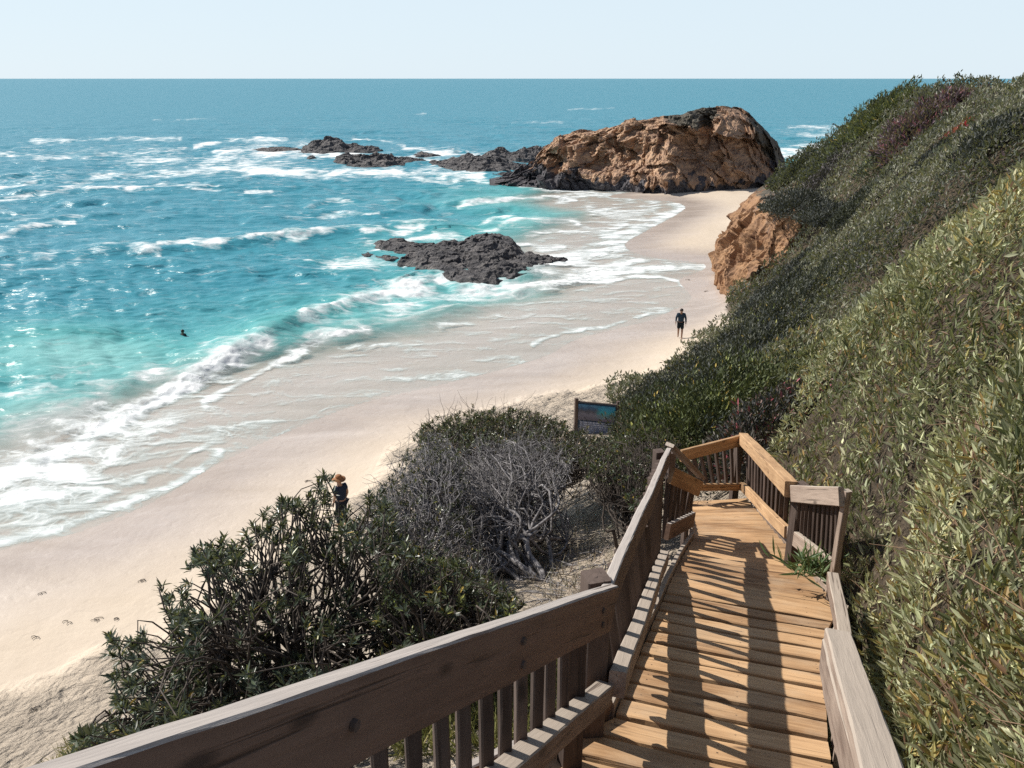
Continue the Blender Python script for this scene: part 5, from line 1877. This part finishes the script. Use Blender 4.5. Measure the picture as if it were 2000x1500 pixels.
    if hat:
        pv, pf = [], []
        prof = [(.0, .135), (.06, .132), (.095, .11), (.104, .06), (.108, .035), (.16, .022), (.215, -.012), (.218, -.018), (.16, .012), (.106, .024)]
        nu = 24
        for r, z in prof:
            for j in range(nu):
                ph = 2 * math.pi * j / nu
                pv.append((mid.x + r * math.cos(ph), mid.y + r * math.sin(ph), mid.z + .045 + z + .02 * math.cos(2 * ph) * (r > .15)))
        for i in range(len(prof) - 1):
            for j in range(nu):
                pf.append((i * nu + j, (i + 1) * nu + j, (i + 1) * nu + (j + 1) % nu, i * nu + (j + 1) % nu))
        pm = bpy.data.meshes.new('hat')
        pm.from_pydata(pv, [], pf)
        pm.polygons.foreach_set('use_smooth', [True] * len(pf))
        link('hat', pm, plain(name + '_hat', hat, .8), e, M)
    if shoes:
        for s_ in 'LR':
            a, t = Vector(J['ankle' + s_]), Vector(J['toe' + s_])
            mm = skin_mesh('shoe', [tuple(a + Vector((0, -.045, -.045))), tuple(a.lerp(t, .5) + Vector((0, 0, -.01))), tuple(t + Vector((0, .02, 0)))], [(0, 1), (1, 2)], [.052, .05, .045], None, e, 1)
            link('shoe', mm, plain(name + '_shoe' + s_, shoes, .7), e, M)
    return e


walk = dict(pelvis=(0, 0, .93), waist=(0, .01, 1.10), chest=(0, .03, 1.33), neck=(0, .05, 1.50), jaw=(0, .085, 1.585), crown=(0, .09, 1.70),
            shoulderL=(.19, .03, 1.42), elbowL=(.26, -.05, 1.16), wristL=(.27, .03, .93), palmL=(.27, .05, .86),
            shoulderR=(-.19, .03, 1.42), elbowR=(-.27, .02, 1.15), wristR=(-.28, .13, .93), palmR=(-.28, .16, .87),
            hipL=(.09, 0, .90), kneeL=(.10, .05, .50), ankleL=(.09, -.16, .13), toeL=(.10, -.05, .045),
            hipR=(-.09, 0, .90), kneeR=(-.10, .15, .50), ankleR=(-.10, .20, .085), toeR=(-.11, .36, .035))
pw = at_z(1328, 651, 1.0)
pw[2] = gz(pw[0], pw[1])
person('person', 'person walking on the sand, head bowed, in dark long sleeved top and dark shorts', pw, math.pi - .18, walk, (.26, .15, .10), (.025, .045, .07), (.012, .018, .022), (.02, .015, .015), sleeves=True)
stand = dict(pelvis=(0, 0, .93), waist=(0, .0, 1.10), chest=(0, .01, 1.33), neck=(0, .02, 1.50), jaw=(0, .04, 1.59), crown=(0, .04, 1.71),
             shoulderL=(.19, .01, 1.42), elbowL=(.25, -.02, 1.15), wristL=(.24, .08, .92), palmL=(.235, .10, .85),
             shoulderR=(-.19, .01, 1.42), elbowR=(-.25, -.02, 1.15), wristR=(-.24, .08, .92), palmR=(-.235, .10, .85),
             hipL=(.09, 0, .90), kneeL=(.09, .03, .50), ankleL=(.09, -.06, .085), toeL=(.10, .10, .035),
             hipR=(-.09, 0, .90), kneeR=(-.09, .08, .50), ankleR=(-.09, .10, .085), toeR=(-.10, .26, .035))
ph_ = at_z(672, 1046, 1.0)
ph_[2] = gz(ph_[0], ph_[1])
person('person', 'person in a brown brimmed hat and navy shirt, half hidden behind the spiky shrub', ph_, .9, stand, (.42, .26, .18), (.02, .03, .055), (.02, .024, .032), (.03, .02, .015), hat=(.30, .135, .06), trousers=True, shoes=(.20, .15, .10))

# swimmer: standing in the water up to the shoulders
swim = {k: (v[0], v[1], v[2] - 1.54) for k, v in stand.items()}
swim.update(elbowL=(.34, .10, -.16), wristL=(.36, .32, -.22), palmL=(.35, .40, -.22), elbowR=(-.34, .10, -.26), wristR=(-.36, .32, -.22), palmR=(-.35, .40, -.22))
sw_ = at_z(358, 651, .0)
person('person', 'swimmer in the turquoise water with only head and shoulders showing', (sw_[0], sw_[1], .02), 2.6, swim, (.20, .12, .08), (.02, .03, .04), (.02, .02, .03), (.012, .01, .01))


# ------------------------------------------------------------------ birds
def bird(label, loc, heading, s, flying=False):
    e = empty('bird', loc)
    tag(e, label, 'bird')
    M = Matrix.Translation(Vector(loc)) @ Matrix.Rotation(heading, 4, 'Z') @ Matrix.Scale(s, 4)
    if flying:
        pts = [(0, -.34, 0), (0, -.12, 0), (0, .12, .01), (0, .26, .03), (0, .34, .03), (.22, .05, .10), (.50, -.04, .20), (.72, -.14, .16), (-.22, .05, .10), (-.50, -.04, .20), (-.72, -.14, .16)]
        ed = [(0, 1), (1, 2), (2, 3), (3, 4), (2, 5), (5, 6), (6, 7), (2, 8), (8, 9), (9, 10)]
        rr = [(.05, .02), .075, .085, .045, .012, (.09, .02), (.075, .014), .012, (.09, .02), (.075, .014), .012]
    else:
        pts = [(0, -.30, .10), (0, -.10, .24), (0, .06, .42), (0, .10, .56), (0, .08, .68), (0, .14, .75), (0, .27, .75), (.05, .0, .18), (.05, .02, .03), (.05, .10, .01), (-.05, .0, .18), (-.05, .02, .03), (-.05, .10, .01)]
        ed = [(0, 1), (1, 2), (2, 3), (3, 4), (4, 5), (5, 6), (1, 7), (7, 8), (8, 9), (1, 10), (10, 11), (11, 12)]
        rr = [.03, .11, .10, .05, .04, .048, .010, .03, .014, .014, .03, .014, .014]
    mm = skin_mesh('body', pts, ed, rr, None, e, 2, 1)
    link('body', mm, M_BIRD, e, M)
    return e


M_BIRD = plain('dark_feathers', (.018, .018, .022), .6)
dgs = bpy.context.evaluated_depsgraph_get()


def drop_on(px, py, d0, names):
    """height of the rock surface under a sight line"""
    o = Vector((0, 0, EYE))
    r = Vector(ray(px, py)).normalized()
    best = None
    for nm in names:
        ob = bpy.data.objects[nm]
        hit, loc, nrm, ix = ob.ray_cast(ob.matrix_world.inverted() @ o, r)
        if hit:
            w = ob.matrix_world @ loc
            if best is None or (w - o).length < (best - o).length:
                best = w
    return best


bpy.context.view_layer.update()
for px, py, lab, hd in [(1386, 216, 'upright dark seabird standing on the top of the headland', 1.2), (1404, 213, 'dark seabird resting low on the middle of the headland top', 2.0), (1428, 217, 'dark seabird resting right of the others on the headland top', 2.6)]:
    w = None
    for q in range(12):
        w = drop_on(px, py + q, 0, ['sandstone_headland'])
        if w:
            break
    if w:
        bird(lab, w, hd, .8 if 'upright' in lab else .5)
bw = at_d(1628, 243, 95)
bird('dark bird flying over the sea between the headland and the hill', bw, 1.0, .62, True)

# ------------------------------------------------------------------ seaweed scraps on the sand
M_WEED = plain('seaweed', (.05, .038, .03), .7)
for i, (px, py, ln, lab) in enumerate([(62, 1233, .5, 'small dark seaweed scrap on smooth sand left of the spiky shrub, lowest of the line'), (128, 1201, .35, 'dark seaweed scrap, seaward of the dotted trail near the spiky shrub'),
                                       (190, 1195, .9, 'thin trailing line of dark seaweed bits on smooth sand'), (222, 1198, .45, 'short dark twig of seaweed at the end of the trailing line'),
                                       (75, 1137, .3, 'tiny dark seaweed scrap at the wet edge of the sand, far left'), (70, 1386, .8, 'dark curled seaweed on the trampled sand in the lower left corner'),
                                       (275, 1118, .7, 'flat dark seaweed patch on damp sand above the trailing line'), (640, 915, .5, 'dark seaweed scrap on dry sand just above the person in the hat'),
                                       (600, 925, .6, 'thin seaweed strand on sand near the top of the spiky shrub'), (1340, 672, .35, 'small dark driftwood bit on sand below the walking person'),
                                       (1345, 533, 1.0, 'dark wet stone half buried in the wash near the cliff'), (1380, 556, .8, 'reddish rubble at the foot of the cliff on wet sand')]):
    q = at_z(px, py, .9)
    sk = []
    for k in range(2 if ln < .6 else 3):
        th = RNG.normal() * .5 + .2
        t = np.linspace(-.5, .5, 7)
        l2 = ln * RNG.uniform(.15, .5)
        bx = q[0] + np.cos(th) * l2 * t + RNG.normal() * .05 + .04 * np.sin(t * 9)
        by = q[1] + np.sin(th) * l2 * t * .6 + RNG.normal() * .06 + .05 * np.cos(t * 7)
        sk.append((np.stack([bx, by, ground_z(bx, by) + .02 + .02 * RNG.random(7)], -1), .009 * np.sin(np.linspace(.25, 2.9, 7))))
    V, Fq = tubes(sk, 6)
    tag(link('seaweed_scrap', mesh_np('seaweed_scrap', V, Fq, smooth=True), M_WEED), lab, 'seaweed', 'seaweed and debris on the sand')
